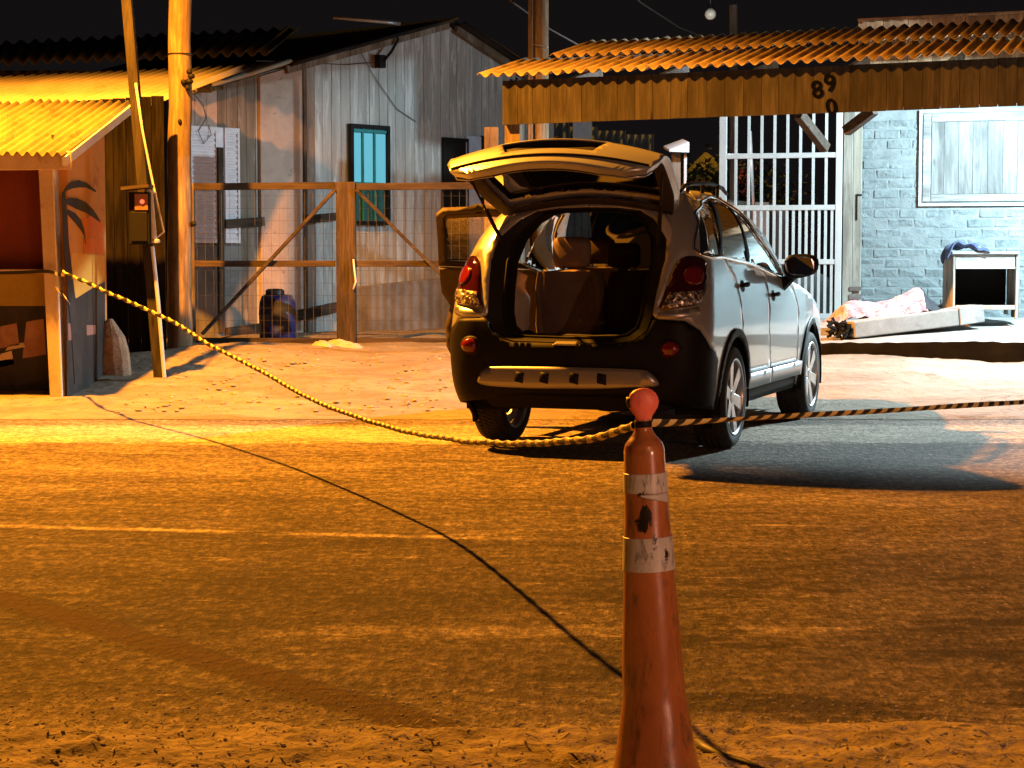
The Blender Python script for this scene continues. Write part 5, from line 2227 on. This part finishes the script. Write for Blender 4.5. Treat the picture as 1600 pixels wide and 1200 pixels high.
def uy(y, z):
    """surface parameter u that lies at car-local y on the side, at height z"""
    a = y + 1.7
    yc = interp(TR, z) + .05 + RC
    for _ in range(25):
        f_ = 1 - smooth((a - 1.0) / .9)
        a += (y - (a - 1.7 + (yc + .70) * f_)) * .6
    return max(1.0, a)


def ypts(pp):
    return [(uy(y, z), z) for y, z in pp]


def archp(yc, r, a0, a1, n=20):
    return ypts([(yc + r * math.cos(math.radians(lerp(a0, a1, i / n))), WZ + r * math.sin(math.radians(lerp(a0, a1, i / n)))) for i in range(n + 1)])


RDR = [inv(1150, 437), inv(1157, 470)]            # rear edge of the rear door
BLN = [inv(1196, 432), inv(1201, 468), inv(1202, 512)]   # line between the doors
FDF = [inv(1240, 455), inv(1247, 480), inv(1246, 540)]   # front edge of the front door
dl = DLO
SILL = .50
# quarter panels with D pillar, roof rail and A pillar: one on each side
rear_arch = archp(0, .425, 40, 208)
arch_f = [p for p in archp(0, .425, 20, 62, 10)]
roof_out = [(0, 1.74), (.7, 1.74), (1.0, 1.765), (1.5, 1.785), (1.95, 1.79), (2.45, 1.79), (2.72, 1.735), (2.98, 1.585), (3.2, 1.40), (3.45, 1.16)]
quarter = roof_out + [dl[10], dl[9], dl[8], dl[7], dl[6], dl[5], dl[4], dl[3], dl[2], dl[1], dl[0], dl[13], RDR[0], RDR[1]] + archp(0, .425, 62, 208, 24) + BUMP[::-1] + [(.645, .925)] + [p for p in OPEN[::-1] if p[1] > .94]
for mir in (False, True):
    o = panel('quarter_panel', quarter, M['silver'], holes=[LAMP], mirror=mir)
# tail lamps: red upper bowl, clear lower bowl, chrome strip below
for mir in (False, True):
    sg = -1 if mir else 1
    la = curve2(LAMP, 4)
    o = panel('tail_lamp', la, M['red_dark'], off=.006, mirror=mir, solid=.02, step=.03)
    zmid = 1.13
    lo = [(u, z) for u, z in la if z < zmid]
    cxu = sum(u for u, z in la) / len(la)
    low = [(lerp(cxu, u, .88), lerp(1.06, z, .86)) for u, z in lo]
    panel('clear_lens', low, M['clear_lens'], off=.013, parent=o, mirror=mir, solid=.01, step=.02)
    ring = [(.845 + .055 * math.cos(t), 1.205 + .062 * math.sin(t)) for t in [2 * PI * k / 20 for k in range(20)]]
    panel('red_lens', ring, M['red_lens'], off=.016, parent=o, mirror=mir, solid=.01, step=.02)
    st_ = [inv(1028, 487, .3, 1.6), inv(1062, 484, .3, 1.6), inv(1090, 479, .3, 1.6), inv(1094, 490, .3, 1.6), inv(1064, 498, .3, 1.6), inv(1026, 499, .3, 1.6)]
    panel('lamp_strip', st_, M['satin'], off=.006, mirror=mir, solid=.012, step=.03)
# bumper
half = [(0, .755), (.40, .757), (.50, .78), (.585, .84), (.62, .915), (.65, .918)] + [(u + .002, z - .006) for u, z in BUMP] + archp(0, .425, 208, 190, 3)[1:] + [(uy(-.43, .34), .34), (1.05, .30), (.7, .36), (.35, .40), (0, .40)]
full = half + [(-u, z) for u, z in half[::-1] if abs(u) > 1e-6]
mb = MB()
panel_mesh(mb, full, [], lambda u, z: Pw(u, z, .008), .045)
bump = mb.build('rear_bumper', M['clad'], car, sm=True, solid=.015)
sk = curve2([(-.60, .47), (-.62, .53), (-.585, .575), (-.5, .592), (0, .600), (.5, .592), (.585, .575), (.635, .52), (.62, .485), (.45, .475), (.2, .46), (-.3, .455)], 4)
mb = MB()
panel_mesh(mb, sk, [], lambda u, z: Pw(u, z, .035 + .03 * max(0, (.6 - z) / .15)), .04)
skid = mb.build('skid_plate', M['satin'], bump, sm=True, solid=.03)
for px in (812, 851, 897, 939):
    q = None
    best = min(((abs(proj(Pw(u_ * .01, .53, .05))[0] - px), u_ * .01) for u_ in range(-70, 70)))
    u_ = best[1]
    mb = MB()
    panel_mesh(mb, [(u_ - .033, .50), (u_ + .028, .485), (u_ + .033, .555), (u_ - .028, .565)], [], lambda u, z: Pw(u, z, .039 + .03 * max(0, (.6 - z) / .15)), .03)
    mb.build('skid_slot', M['clad'], bump, sm=True, solid=.004)
fg = inv(1042, 545, .3, 1.6)
for sg in (1, -1):
    for (r, off, mt, nm) in ((.066, .012, 'black', 'fog_lamp_bezel'), (.050, .020, 'red_lens', 'fog_lamp')):
        mb = MB()
        panel_mesh(mb, [(sg * (fg[0] + r * math.cos(2 * PI * k / 24) * .95), fg[1] + r * math.sin(2 * PI * k / 24)) for k in range(24)], [], lambda u, z, o_=off, r_=r: Pw(u, z, o_ + .02 * max(0, 1 - ((abs(u) - fg[0]) ** 2 + (z - fg[1]) ** 2) / r_ ** 2) * (nm == 'fog_lamp')), .018)
        mb.build(nm, M[mt], bump, sm=True, solid=.01)
# satin strip added on the bumper top in place of a reflected glint
mb = MB()
mb.hexa([cw(-.09, -.975, .742), cw(.08, -.975, .742), cw(.08, -.93, .76), cw(-.09, -.93, .76), cw(-.07, -.972, .752), cw(.07, -.972, .752), cw(.07, -.935, .768), cw(-.07, -.935, .768)])
mb.build('bumper_glint', M['satin'], bump)
# opening surround (black painted return) as a ring inwards
for (A_, B_, nm, mt, d0, d1) in ((OPEN, OPEN_IN, 'tailgate_frame', 'black', -.005, -.07),):
    fa = A_ + [(-u, z) for u, z in A_[::-1][1:-1]]
    fb = B_ + [(-u, z) for u, z in B_[::-1][1:-1]]
    n_ = len(fa)
    mb = MB()
    v1 = [Pw(u, z, d0) for u, z in fa]
    v2 = [Pw(u, z, d1) for u, z in fb]
    v3 = [Pw(u * .985, z, d1 - .02) + CN * .10 for u, z in fb]
    mb.add(v1 + v2 + v3, [(r_ * n_ + i, r_ * n_ + (i + 1) % n_, (r_ + 1) * n_ + (i + 1) % n_, (r_ + 1) * n_ + i) for r_ in range(2) for i in range(n_)])
    fr_ = mb.build(nm, M[mt], car, sm=40)
# rubber seal catching light along the frame
mb = MB()
mb.tube([Pw(u, z, -.06) for u, z in [(-a, b) for a, b in OPEN_IN[1:][::-1]] + OPEN_IN], .009, 6, False)
mb.build('rubber_seal', M['clad'], fr_, sm=True)

# doors, fender, rockers
rdoor = [dl[13], dl[12], BLN[0], BLN[1], BLN[2], (uy(1.14, SILL), SILL), (uy(.40, SILL), SILL)] + archp(0, .425, 18, 60, 8) + RDR[::-1]
g_ = .007
rdoor_in = rdoor
fdoor = [(dl[12][0] + g_, dl[12][1]), dl[11], dl[10], FDF[0], FDF[1], FDF[2], (uy(2.12, SILL), SILL), (uy(1.14, SILL) + g_, SILL)] + [(u + g_, z) for u, z in BLN[::-1]]


def door_panels(outline, mir, fn=None, parent=None):
    return panel('door', outline, M['silver'], mirror=mir, parent=parent, fn=fn)


def handle(parent, px, py, sg, fn):
    u_, z_ = inv(px, py)
    mb = MB()
    n_ = 10
    pts = [fn(u_ + lerp(-.075, .075, i / n_), z_ + .012 * math.sin(PI * i / n_), .012 + .03 * math.sin(PI * i / n_) ** .5) for i in range(n_ + 1)]
    mb.tube(pts, .014, 8)
    h = mb.build('handle', M['clad'], parent, sm=True)
    mb = MB()
    panel_mesh(mb, [(u_ + .06 * math.cos(2 * PI * k / 16), z_ - .004 + .042 * math.sin(2 * PI * k / 16)) for k in range(16)], [], lambda u, z: fn(u, z, .003), .03)
    mb.build('handle_recess', M['black'], parent, sm=True)


RD_glass = [inv(*p) for p in ((1113, 315), (1121, 313), (1138, 325), (1145, 333), (1167, 409), (1129, 400), (1118, 360), (1110, 328))]
Q_glass = [inv(*p) for p in ((1096, 396), (1092.5, 350), (1094, 327), (1099, 317), (1107, 314), (1108, 328), (1116, 362), (1123.5, 398))]
FD_glass = [inv(*p) for p in ((1147.5, 334), (1157, 338), (1181, 369), (1205, 403), (1219, 430), (1195, 421), (1172, 410.5))]
for mir in (False, True):
    sg = -1 if mir else 1
    fn = lambda u, z, off=0.0, s_=sg: Pw(s_ * u, z, off)
    if not mir:
        d1 = door_panels(rdoor, mir)
        handle(d1, 1160, 446, sg, fn)
        panel('door_glass', RD_glass, M['glass'], off=-.006, mirror=mir, solid=0, parent=d1)
    d2 = door_panels(fdoor, mir)
    handle(d2, 1208, 461, sg, fn)
    panel('door_glass', FD_glass, M['glass'], off=-.006, mirror=mir, solid=0, parent=d2)
    panel('quarter_glass', Q_glass, M['glass'], off=-.006, mirror=mir, solid=0)
    # dark pillars between the panes
    for (a, b, c, d) in (((1107, 313), (1113, 314), (1129.5, 401), (1123, 399)), ((1139, 323), (1148, 332), (1172.5, 411.5), (1167, 410))):
        if mir and a[0] > 1130:
            continue
        panel('window_pillar', [inv(*a), inv(*b), inv(*c), inv(*d)], M['black'], off=-.003, mirror=mir, solid=.02)
    # chrome surround
    mb = MB()
    ring = curve2(DLO, 4)
    mb.tube([Pw(sg * u, z, .004) for u, z in ring + ring[:1]], 0.0125, 6, False)
    if not mir:
        mb.build('chrome_surround', M['chrome'], car, sm=True)
    # fender
    front = archp(WB, .425, 178, 20, 24)
    fen = [(3.46, 1.15), (3.9, 1.10), (4.4, 1.02), (4.9, .92), (5.15, .78), (5.22, .6), (5.2, .42)] + archp(WB, .425, 10, 196, 26) + [(uy(2.13, .42) + g_, .42)] + [(u + g_, z) for u, z in FDF[::-1]] + [(dl[10][0] + .02, dl[10][1] - .015)]
    panel('front_fender', fen, M['silver'], mirror=mir)
    # rocker: satin strip above black sill, with a seam
    r0_, r1_ = uy(.44, .45), uy(1.16, .45)
    for (ua, ub) in ((uy(.415, .45), uy(1.15, .45)), (uy(1.165, .45), uy(2.275, .45))):
        panel('rocker_trim', [(ua, .385), (ub, .385), (ub, SILL - .008), (ua, SILL - .008)], M['satin'], off=.018, mirror=mir, solid=.03, step=.06)
    panel('sill', [(uy(.40, .33), .28), (uy(2.29, .33), .28), (uy(2.29, .33), .378), (uy(.40, .33), .378)], M['clad'], off=-.01, mirror=mir, solid=.03, step=.06)
    # arch mouldings
    for yc, a0, a1 in ((0, 4, 206), (WB, -8, 196)):
        inner = archp(yc, .405, a0, a1, 30)
        outer = archp(yc, .462, a1, a0, 30)
        panel('arch_moulding', inner + outer, M['clad'] if yc else M['clad'], off=.014, mirror=mir, solid=.03, step=.03)
        mb = MB()
        N_ = 20
        rows_ = []
        for i in range(N_ + 1):
            a = math.radians(lerp(-15, 195, i / N_))
            rows_.append([cw(sg * x, yc + .43 * math.cos(a), WZ + .43 * math.sin(a)) for x in (.915, .60)])
        mb.add([p for r_ in rows_ for p in r_], [(2 * i, 2 * i + 1, 2 * i + 3, 2 * i + 2) for i in range(N_)])
        mb.add([rows_[i][1] for i in range(N_ + 1)], [tuple(range(N_ + 1))])
        mb.build('wheel_well', M['void'], car, sm=60)
# wheels


def wheel(yc, sg):
    M4 = Matrix.Translation(cw(sg * .80, yc, .357)) @ Matrix.Rotation(-CY, 4, 'Z') @ Matrix.Rotation(sg * PI / 2, 4, 'Y')
    # local h axis points outward
    hub = thing_part('wheel', car)
    mb = MB()
    tp = [(.262, -.11), (.29, -.122), (.32, -.12), (.342, -.108), (.353, -.085), (.357, -.04), (.357, .04), (.353, .085), (.342, .108), (.32, .12), (.29, .122), (.262, .11)]
    mb.lathe(tp, 56, M4)
    for hh in (-.06, -.02, .02, .06):
        for k in range(72):
            a = 2 * PI * k / 72 + hh
            p = M4 @ Vector((.359 * math.cos(a), .359 * math.sin(a), hh - .013))
            q = M4 @ Vector((.359 * math.cos(a + .02), .359 * math.sin(a + .02), hh + .013))
            mb.beam(p, q, .014, .008, M4.to_3x3() @ Vector((math.cos(a), math.sin(a), 0)))
    mb.build('tyre', M['tyre'], hub, sm=35)
    mb = MB()
    rp = [(.268, .117), (.262, .122), (.252, .118), (.243, .10), (.238, .05), (.236, -.10), (.262, -.11)]
    mb.lathe(rp, 56, M4)
    mb.lathe([(.001, .098), (.035, .098), (.048, .092), (.052, .07)], 24, M4)
    for k in range(6):
        a = 2 * PI * k / 6 + .25
        for da, w_ in ((-.0, .062),):
            d0 = Vector((math.cos(a), math.sin(a), 0))
            mb.beam(M4 @ (d0 * .03 + Vector((0, 0, .078))), M4 @ (d0 * .248 + Vector((0, 0, .098))), .075, .028, M4.to_3x3() @ Vector((0, 0, 1)), w2=.098, h2=.022)
    mb.build('rim', M['alloy'], hub, sm=35, bevel=.005)
    mb = MB()
    mb.lathe([(.001, .0), (.16, .0), (.165, -.02), (.165, -.03)], 32, M4)
    mb.lathe([(.236, -.045), (.165, -.045)], 32, M4)
    mb.build('brake_disc', M['grey_metal'], hub, sm=35)


def thing_part(name, parent):
    o = bpy.data.objects.new(name, None)
    COL.objects.link(o)
    o.empty_display_size = .1
    o.parent = parent
    INV[o.name] = INV[parent.name]
    return o


for yc in (0, WB):
    for sg in (1, -1):
        wheel(yc, sg)
# underbody
mb = MB()
mb.hexa([cw(-.6, -.72, .30), cw(.6, -.72, .30), cw(.6, 3.3, .25), cw(-.6, 3.3, .25), cw(-.8, -.78, .5), cw(.8, -.78, .5), cw(.8, 3.4, .5), cw(-.8, 3.4, .5)])
mb.tube([cw(.45, -.88, .33), cw(.45, -.5, .33)], .035, 10)
mb.beam(cw(-.75, 0, .33), cw(.75, 0, .33), .10, .10)
mb.build('underbody', M['black'], car)
# roof skin, rails, windscreen, hood
mb = MB()


def roof(u, v):
    y = lerp(-.40, 1.15, v)
    e = P(uy(max(y, -.3), 1.78), 1.78) if True else None
    w_ = .56 * (1 - .06 * v)
    x = lerp(-w_, w_, u)
    return cw(x, y, 1.785 + .035 * (1 - (2 * u - 1) ** 2) - .03 * (2 * v - 1) ** 2 - (.03 if v < .02 else 0))


mb.grid(roof, 16, 16)
mb.build('roof', M['silver'], car, sm=True, solid=.012)
for sg in (1, -1):
    mb = MB()
    mb.tube([cw(sg * .60, -.30, 1.77), cw(sg * .60, -.22, 1.805), cw(sg * .605, -.05, 1.828), cw(sg * .60, .5, 1.848), cw(sg * .58, .95, 1.83), cw(sg * .575, 1.12, 1.79)], [.012, .016, .017, .017, .016, .012], 8)
    for y in (-.12, .28, .72):
        mb.beam(cw(sg * .60, y, 1.77), cw(sg * .602, y, 1.845), .022, .05, (0, 1, 0))
    mb.build('roof_rail', M['clad'], car, sm=40)
mb = MB()
mb.grid(lambda u, v: cw(lerp(-1, 1, u) * lerp(.52, .72, v), lerp(1.16, 1.95, v) + .12 * (1 - (2 * u - 1) ** 2) * v, lerp(1.77, 1.13, v)), 12, 8)
mb.build('windscreen', M['wglass'], car, sm=True)
mb = MB()
mb.grid(lambda u, v: cw(lerp(-1, 1, u) * lerp(.80, .70, v), lerp(1.85, 3.5, v) + .1 * (1 - (2 * u - 1) ** 2), lerp(1.12, .88, v ** 1.3) + .05 * (1 - (2 * u - 1) ** 2)), 14, 14)
mb.build('hood', M['silver'], car, sm=True, solid=.012)
mb = MB()
mb.grid(lambda u, v: cw(lerp(-.75, .75, u), 3.52 + .12 * (1 - (2 * u - 1) ** 2), lerp(.35, .9, v)), 10, 6)
mb.build('front_bumper', M['silver'], car, sm=True, solid=.012)
# door mirrors
for sg in (1, -1):
    c0 = cw(sg * 1.03, 1.60, 1.245)
    mb = MB()
    NU_, NV_ = 20, 10

    def mir_(u, v, s_=sg):
        a = 2 * PI * u
        b = PI * v
        ex = math.copysign(abs(math.cos(a)) ** .7, math.cos(a)) * math.sin(b) ** .6
        ez = math.copysign(abs(math.sin(a)) ** .7, math.sin(a)) * math.sin(b) ** .6
        return cw(s_ * (1.045 + .125 * ex + .0 * ez), 1.60 - .055 * math.cos(b) + .05 * ex, 1.255 + .092 * ez * (1 - .12 * ex) + .012 * ex)
    mb.grid(mir_, NU_, NV_)
    mi = mb.build('door_mirror', M['silver'] if sg < 0 else M['clad'], car, sm=True)
    mb = MB()
    mb.add([cw(sg * (1.045 + .105 * math.copysign(abs(math.cos(2 * PI * k / 24)) ** .7, math.cos(2 * PI * k / 24))), 1.541 + .03 * math.cos(2 * PI * k / 24), 1.255 + .073 * math.copysign(abs(math.sin(2 * PI * k / 24)) ** .7, math.sin(2 * PI * k / 24))) for k in range(24)], [tuple(range(24))])
    mb.build('mirror_glass', plain('mirror_glass', (.6, .6, .6), .03, 1.0), mi)
    mb = MB()
    mb.beam(cw(sg * .86, 1.66, 1.09), cw(sg * .99, 1.61, 1.19), .07, .09, w2=.06, h2=.06)
    mb.build('mirror_stalk', M['clad'], mi, bevel=.01)
# ---- open left rear door
HYG, OPN = 1.20, math.radians(-74)
hx0 = -.90


def opened(p):
    d = p - Vector((hx0, HYG, 0))
    return Vector((hx0 + d.x * math.cos(OPN) - d.y * math.sin(OPN), HYG + d.x * math.sin(OPN) + d.y * math.cos(OPN), p.z))


def fopen(u, z, off=0.0):
    p = opened(P(-u, z, off))
    return cw(p.x, p.y, p.z)


LDO = ypts([(1.18, 1.22), (1.18, .44), (.62, .44), (.50, .50), (.44, .62), (.43, .80), (.47, .95), (.40, 1.06), (.385, 1.25)])
LDT = ypts([(1.18, 1.235), (.385, 1.265), (.385, 1.66), (.44, 1.70), (.8, 1.715), (1.10, 1.70), (1.15, 1.66)])
ld = panel('rear_door', LDO, M['silver'], fn=lambda u, z: fopen(u, z, 0), solid=.01)
ld['label'] = 'left rear door standing wide open'
ucx = sum(u for u, z in LDO) / len(LDO)
shr_ = [(lerp(ucx, u, .97), lerp(.82, z, .97)) for u, z in LDO]
M['card'] = plain('brown_door_card', (.05, .035, .026), .7)
panel('door_card', shr_, M['card'], fn=lambda u, z: fopen(u, z, -.085), parent=ld, solid=.01)
mb = MB()
e1 = dens(LDO, .06)
e2 = [(lerp(ucx, u, .97), lerp(.82, z, .97)) for u, z in e1]
n_ = len(e1)
mb.add([fopen(u, z, -.004) for u, z in e1] + [fopen(u, z, -.083) for u, z in e2], [(i, (i + 1) % n_, n_ + (i + 1) % n_, n_ + i) for i in range(n_)])
mb.build('door_edge', M['card'], ld, sm=30)
gl_ = ypts([(1.12, 1.26), (.45, 1.285), (.445, 1.62), (.47, 1.65), (.8, 1.665), (1.07, 1.65), (1.10, 1.62)])
panel('window_frame', LDT, M['card'], holes=[gl_], fn=lambda u, z: fopen(u, z, -.01), parent=ld, solid=.05)
panel('door_glass', gl_, M['wglass'], fn=lambda u, z: fopen(u, z, -.03), parent=ld, solid=0)
mb = MB()
mb.tube([fopen(u, z, -.066) for u, z in gl_ + gl_[:1]], .012, 6, False)
mb.build('window_trim', M['clad'], ld, sm=True)
# ---- raised tailgate
HY, HZ_ = -.43, 1.735
AL = math.radians(76)
PR = [(0.0, -.43, 1.735, .62), (.12, -.50, 1.66, .655), (.35, -.665, 1.47, .70), (.60, -.86, 1.24, .725), (.70, -.93, 1.15, .73), (.78, -.955, 1.075, .73), (.88, -.935, .98, .72), (1.0, -.89, .865, .68), (1.08, -.86, .79, .60)]


def hp(x, s_, off=0.0):
    """x in -1..1 across the tailgate, s_ down its length (closed), swung up about its hinge"""
    for i in range(len(PR) - 1):
        if s_ <= PR[i + 1][0] or i == len(PR) - 2:
            t = (s_ - PR[i][0]) / (PR[i + 1][0] - PR[i][0])
            y, z, w_ = (lerp(PR[i][k], PR[i + 1][k], t) for k in (1, 2, 3))
            ny, nz = (PR[i + 1][2] - PR[i][2]), -(PR[i + 1][1] - PR[i][1])
            L_ = math.hypot(ny, nz)
            ny, nz = ny / L_, nz / L_
            break
    y += .12 * x * x + ny * off
    z += nz * off
    dy, dz = y - HY, z - HZ_
    return cw(x * w_, HY + dy * math.cos(AL) + dz * math.sin(AL), HZ_ - dy * math.sin(AL) + dz * math.cos(AL))


def rect(x0, x1, s0, s1):
    return [(x0, s0), (x1, s0), (x1, s1), (x0, s1)]


gate_out = [(-.97, .06), (-.5, .0), (.5, .0), (.97, .06), (1, .3), (1, .88), (.97, .98), (.85, 1.05), (.6, 1.08), (-.6, 1.08), (-.85, 1.05), (-.97, .98), (-1, .88), (-1, .3)]
g_gl = [(-.84, .14), (-.45, .10), (.45, .10), (.84, .14), (.87, .58), (.6, .66), (-.6, .66), (-.87, .58)]
recess = [(-.50, .775), (.50, .775), (.42, .925), (-.42, .925)]
tg = panel('tailgate', gate_out, M['silver'], holes=[g_gl, recess], fn=lambda u, z: hp(u, z), solid=.012, step=.05)
panel('rear_glass', g_gl, M['glass'], fn=lambda u, z: hp(u, z, -.004), parent=tg, solid=0, step=.06)
mb = MB()
rr2 = [(lerp(0, u, .94), lerp(.9, z, .9)) for u, z in recess]
v1, v2 = [hp(u, z, .0) for u, z in dens(recess, .1)], [hp(u * .94, lerp(.9, z, .9), -.035) for u, z in dens(recess, .1)]
n_ = len(v1)
mb.add(v1 + v2, [(i, (i + 1) % n_, n_ + (i + 1) % n_, n_ + i) for i in range(n_)] + [tuple(range(n_, 2 * n_))])
mb.build('plate_recess', M['black'], tg)
# swage line and lower lip
mb = MB()
mb.tube([hp(-.96 + 1.92 * i / 20, 1.0 - .05 * abs(-.96 + 1.92 * i / 20) ** 2, .006) for i in range(21)], .008, 6)
mb.build('swage_line', M['clad'], tg, sm=True)
inner = [(u * .96, lerp(.6, z, .97)) for u, z in gate_out]
ig = [(u * .97, z) for u, z in g_gl]
panel('inner_trim', inner, M['trim_dark'], holes=[ig], fn=lambda u, z: hp(u, z, -.06), parent=tg, solid=.01, step=.05)
# lower trim of the tailgate in paint, with latch
low_o = [(-.95, .92), (.95, .92), (.93, .98), (.82, 1.035), (.58, 1.065), (-.58, 1.065), (-.82, 1.035), (-.93, .98)]
panel('inner_lip', low_o, M['silver'], fn=lambda u, z: hp(u, z, -.066), parent=tg, solid=.008, step=.05)
mb = MB()
e1 = dens(gate_out, .08)
n_ = len(e1)
mb.add([hp(u, z, -.004) for u, z in e1] + [hp(u * .96, lerp(.6, z, .97), -.058) for u, z in e1], [(i, (i + 1) % n_, n_ + (i + 1) % n_, n_ + i) for i in range(n_)])
mb.build('tailgate_edge', M['silver'], tg, sm=30)
mb = MB()
panel_mesh(mb, rect(-.17, .05, .88, 1.04), [], lambda u, z: hp(u, z, -.078), .05)
mb.build('latch', M['black'], tg, solid=.02)
for sx_ in (-.20, .065):
    mb = MB()
    panel_mesh(mb, rect(sx_, sx_ + .03, .90, 1.02), [], lambda u, z: hp(u, z, -.08), .05)
    mb.build('latch_bracket', M['satin'], tg, solid=.02)
# wiper
mb = MB()
mb.tube([hp(0, .70, .02), hp(-.2, .62, .03), hp(-.62, .50, .02)], .010, 6)
mb.build('wiper', M['black'], tg, sm=True)
# struts
for sg in (1, -1):
    mb = MB()
    a, b = P(sg * .70, 1.40, -.02), hp(sg * .93, .62, -.05)
    a = cw(a.x, a.y, a.z)
    mid = a.lerp(b, .5)
    mb.tube([a, mid], .014, 8)
    mb.tube([mid, b], .008, 8)
    mb.build('gas_strut', M['black'], car, sm=40)
# spoiler lip on the roof edge
mb = MB()
mb.grid(lambda u, v: cw(lerp(-.58, .58, u), -.36 - .10 * v + .06 * (2 * u - 1) ** 2, 1.79 - .045 * v + .02 * (1 - (2 * u - 1) ** 2)), 14, 2)
mb.build('roof_edge', M['silver'], car, sm=True, solid=.02)
# ---- interior
mb = MB()
mb.hexa([cw(-.62, -.86, .70), cw(.62, -.86, .70), cw(.62, 2.0, .45), cw(-.62, 2.0, .45), cw(-.62, -.86, .765), cw(.62, -.86, .765), cw(.62, .3, .77), cw(-.62, .3, .77)])
mb.build('load_floor', M['trim_dark'], car)
for sg in (1, -1):
    # load bay side trim with wheel-arch bulge and pocket
    out = [(-.80, .77), (.30, .77), (.30, 1.19), (-.05, 1.24), (-.62, 1.26), (-.68, 1.5), (-.60, 1.60), (-.50, 1.62), (-.64, 1.30), (-.76, 1.10), (-.82, .95)]
    mb = MB()

    def tr(y, z, s_=sg):
        w_ = interp(TW, z) - .13 - .04 * smooth((z - .9) / .4)
        b = .16 * math.exp(-(((y + .02) / .36) ** 2)) * smooth((1.12 - z) / .12)
        q = .06 * smooth((-.55 - y) / .2)
        return cw(s_ * (w_ - b - q), y, z)
    panel_mesh(mb, out, [], tr, .05)
    st2 = mb.build('side_trim', M['trim_beige'], car, sm=True, solid=.01)
    for (y0, y1, z0_, z1_) in ((-.72, -.60, 1.10, 1.19), (-.50, -.12, .80, .86)):
        mb = MB()
        p = [tr(y, z) - CE * sg * .006 for y, z in ((y0, z0_), (y1, z0_), (y1, z1_), (y0, z1_))]
        mb.add(p, [(0, 1, 2, 3)])
        mb.build('trim_pocket', M['black'], st2, solid=.004)
mb = MB()
mb.grid(lambda u, v: cw(lerp(-.60, .60, u), lerp(-.48, 1.2, v), 1.68 + .04 * (1 - (2 * u - 1) ** 2)), 8, 8)
mb.build('headliner', M['liner'], car, sm=True)


def seat(x0, x1, y, zb_, zt, mat, name='seat_back', lean=.12):
    mb = MB()

    def fn(u, v):
        a = 2 * PI * u
        c, s_ = math.cos(a), math.sin(a)
        k = .25
        ex = math.copysign(abs(c) ** k, c)
        ey = math.copysign(abs(s_) ** .5, s_)
        sh = 1 - .12 * max(0, v - .8) / .2
        return cw((x0 + x1) / 2 + ex * (x1 - x0) / 2 * sh, y + ey * .085 - lean * v + .012 * math.sin(c * 9), lerp(zb_, zt, v))
    mb.grid(fn, 28, 8)
    top = [fn(k / 28, 1) for k in range(28)]
    c_ = sum(top, Vector()) / 28 + Vector((0, 0, .015))
    mb.add([c_] + top, [(0, 1 + k, 1 + (k + 1) % 28) for k in range(28)])
    return mb.build(name, mat, car, sm=True)


def headrest(x, y, z, mat, w_=.145, h_=.115):
    mb = MB()

    def fn(u, v):
        a, b = 2 * PI * u, PI * v
        ex = math.copysign(abs(math.cos(a)) ** .38, math.cos(a)) * math.sin(b) ** .5
        ez = math.copysign(abs(math.sin(a)) ** .38, math.sin(a)) * math.sin(b) ** .5
        return cw(x + w_ * ex, y - .055 * math.cos(b), z + h_ * ez)
    mb.grid(fn, 24, 10)
    o = mb.build('headrest', mat, car, sm=True)
    mb = MB()
    for dx in (-.06, .06):
        mb.tube([cw(x + dx, y, z - h_ - .06), cw(x + dx, y, z - h_ + .03)], .007, 6)
    mb.build('headrest_post', M['chrome'], o)
    return o


seat(-.62, -.10, .34, .72, 1.22, M['seat'])
seat(-.08, .62, .34, .72, 1.22, M['seat_dark'])
headrest(-.36, .26, 1.355, M['seat'])
headrest(.03, .26, 1.335, M['seat_dark'], .125, .09)
headrest(.40, .26, 1.355, M['seat_dark'])
for x in (-.38, .38):
    seat(x - .25, x + .25, 1.15, .6, 1.24, M['seat_dark'], lean=.2)
    headrest(x, .97, 1.37, M['seat_dark'], .13, .1)
mb = MB()
mb.hexa([cw(-.7, 1.75, .6), cw(.7, 1.75, .6), cw(.7, 2.0, .6), cw(-.7, 2.0, .6), cw(-.7, 1.65, 1.08), cw(.7, 1.65, 1.08), cw(.7, 2.0, 1.12), cw(-.7, 2.0, 1.12)])
mb.build('dashboard', M['trim_dark'], car)
mb = MB()
ring_ = [cw(-.38 + .18 * math.cos(2 * PI * k / 24), 1.56 + .06 * math.sin(2 * PI * k / 24), 1.08 + .17 * math.sin(2 * PI * k / 24)) for k in range(25)]
mb.tube(ring_, .016, 8, False)
mb.build('steering_wheel', M['trim_dark'], car, sm=True)
mb = MB()
c = cw(0, 1.25, 1.60)
mb.beam(cw(-.11, 1.25, 1.60), cw(.11, 1.25, 1.60), .03, .06)
mb.build('rear_view_mirror', M['trim_dark'], car, bevel=.01)
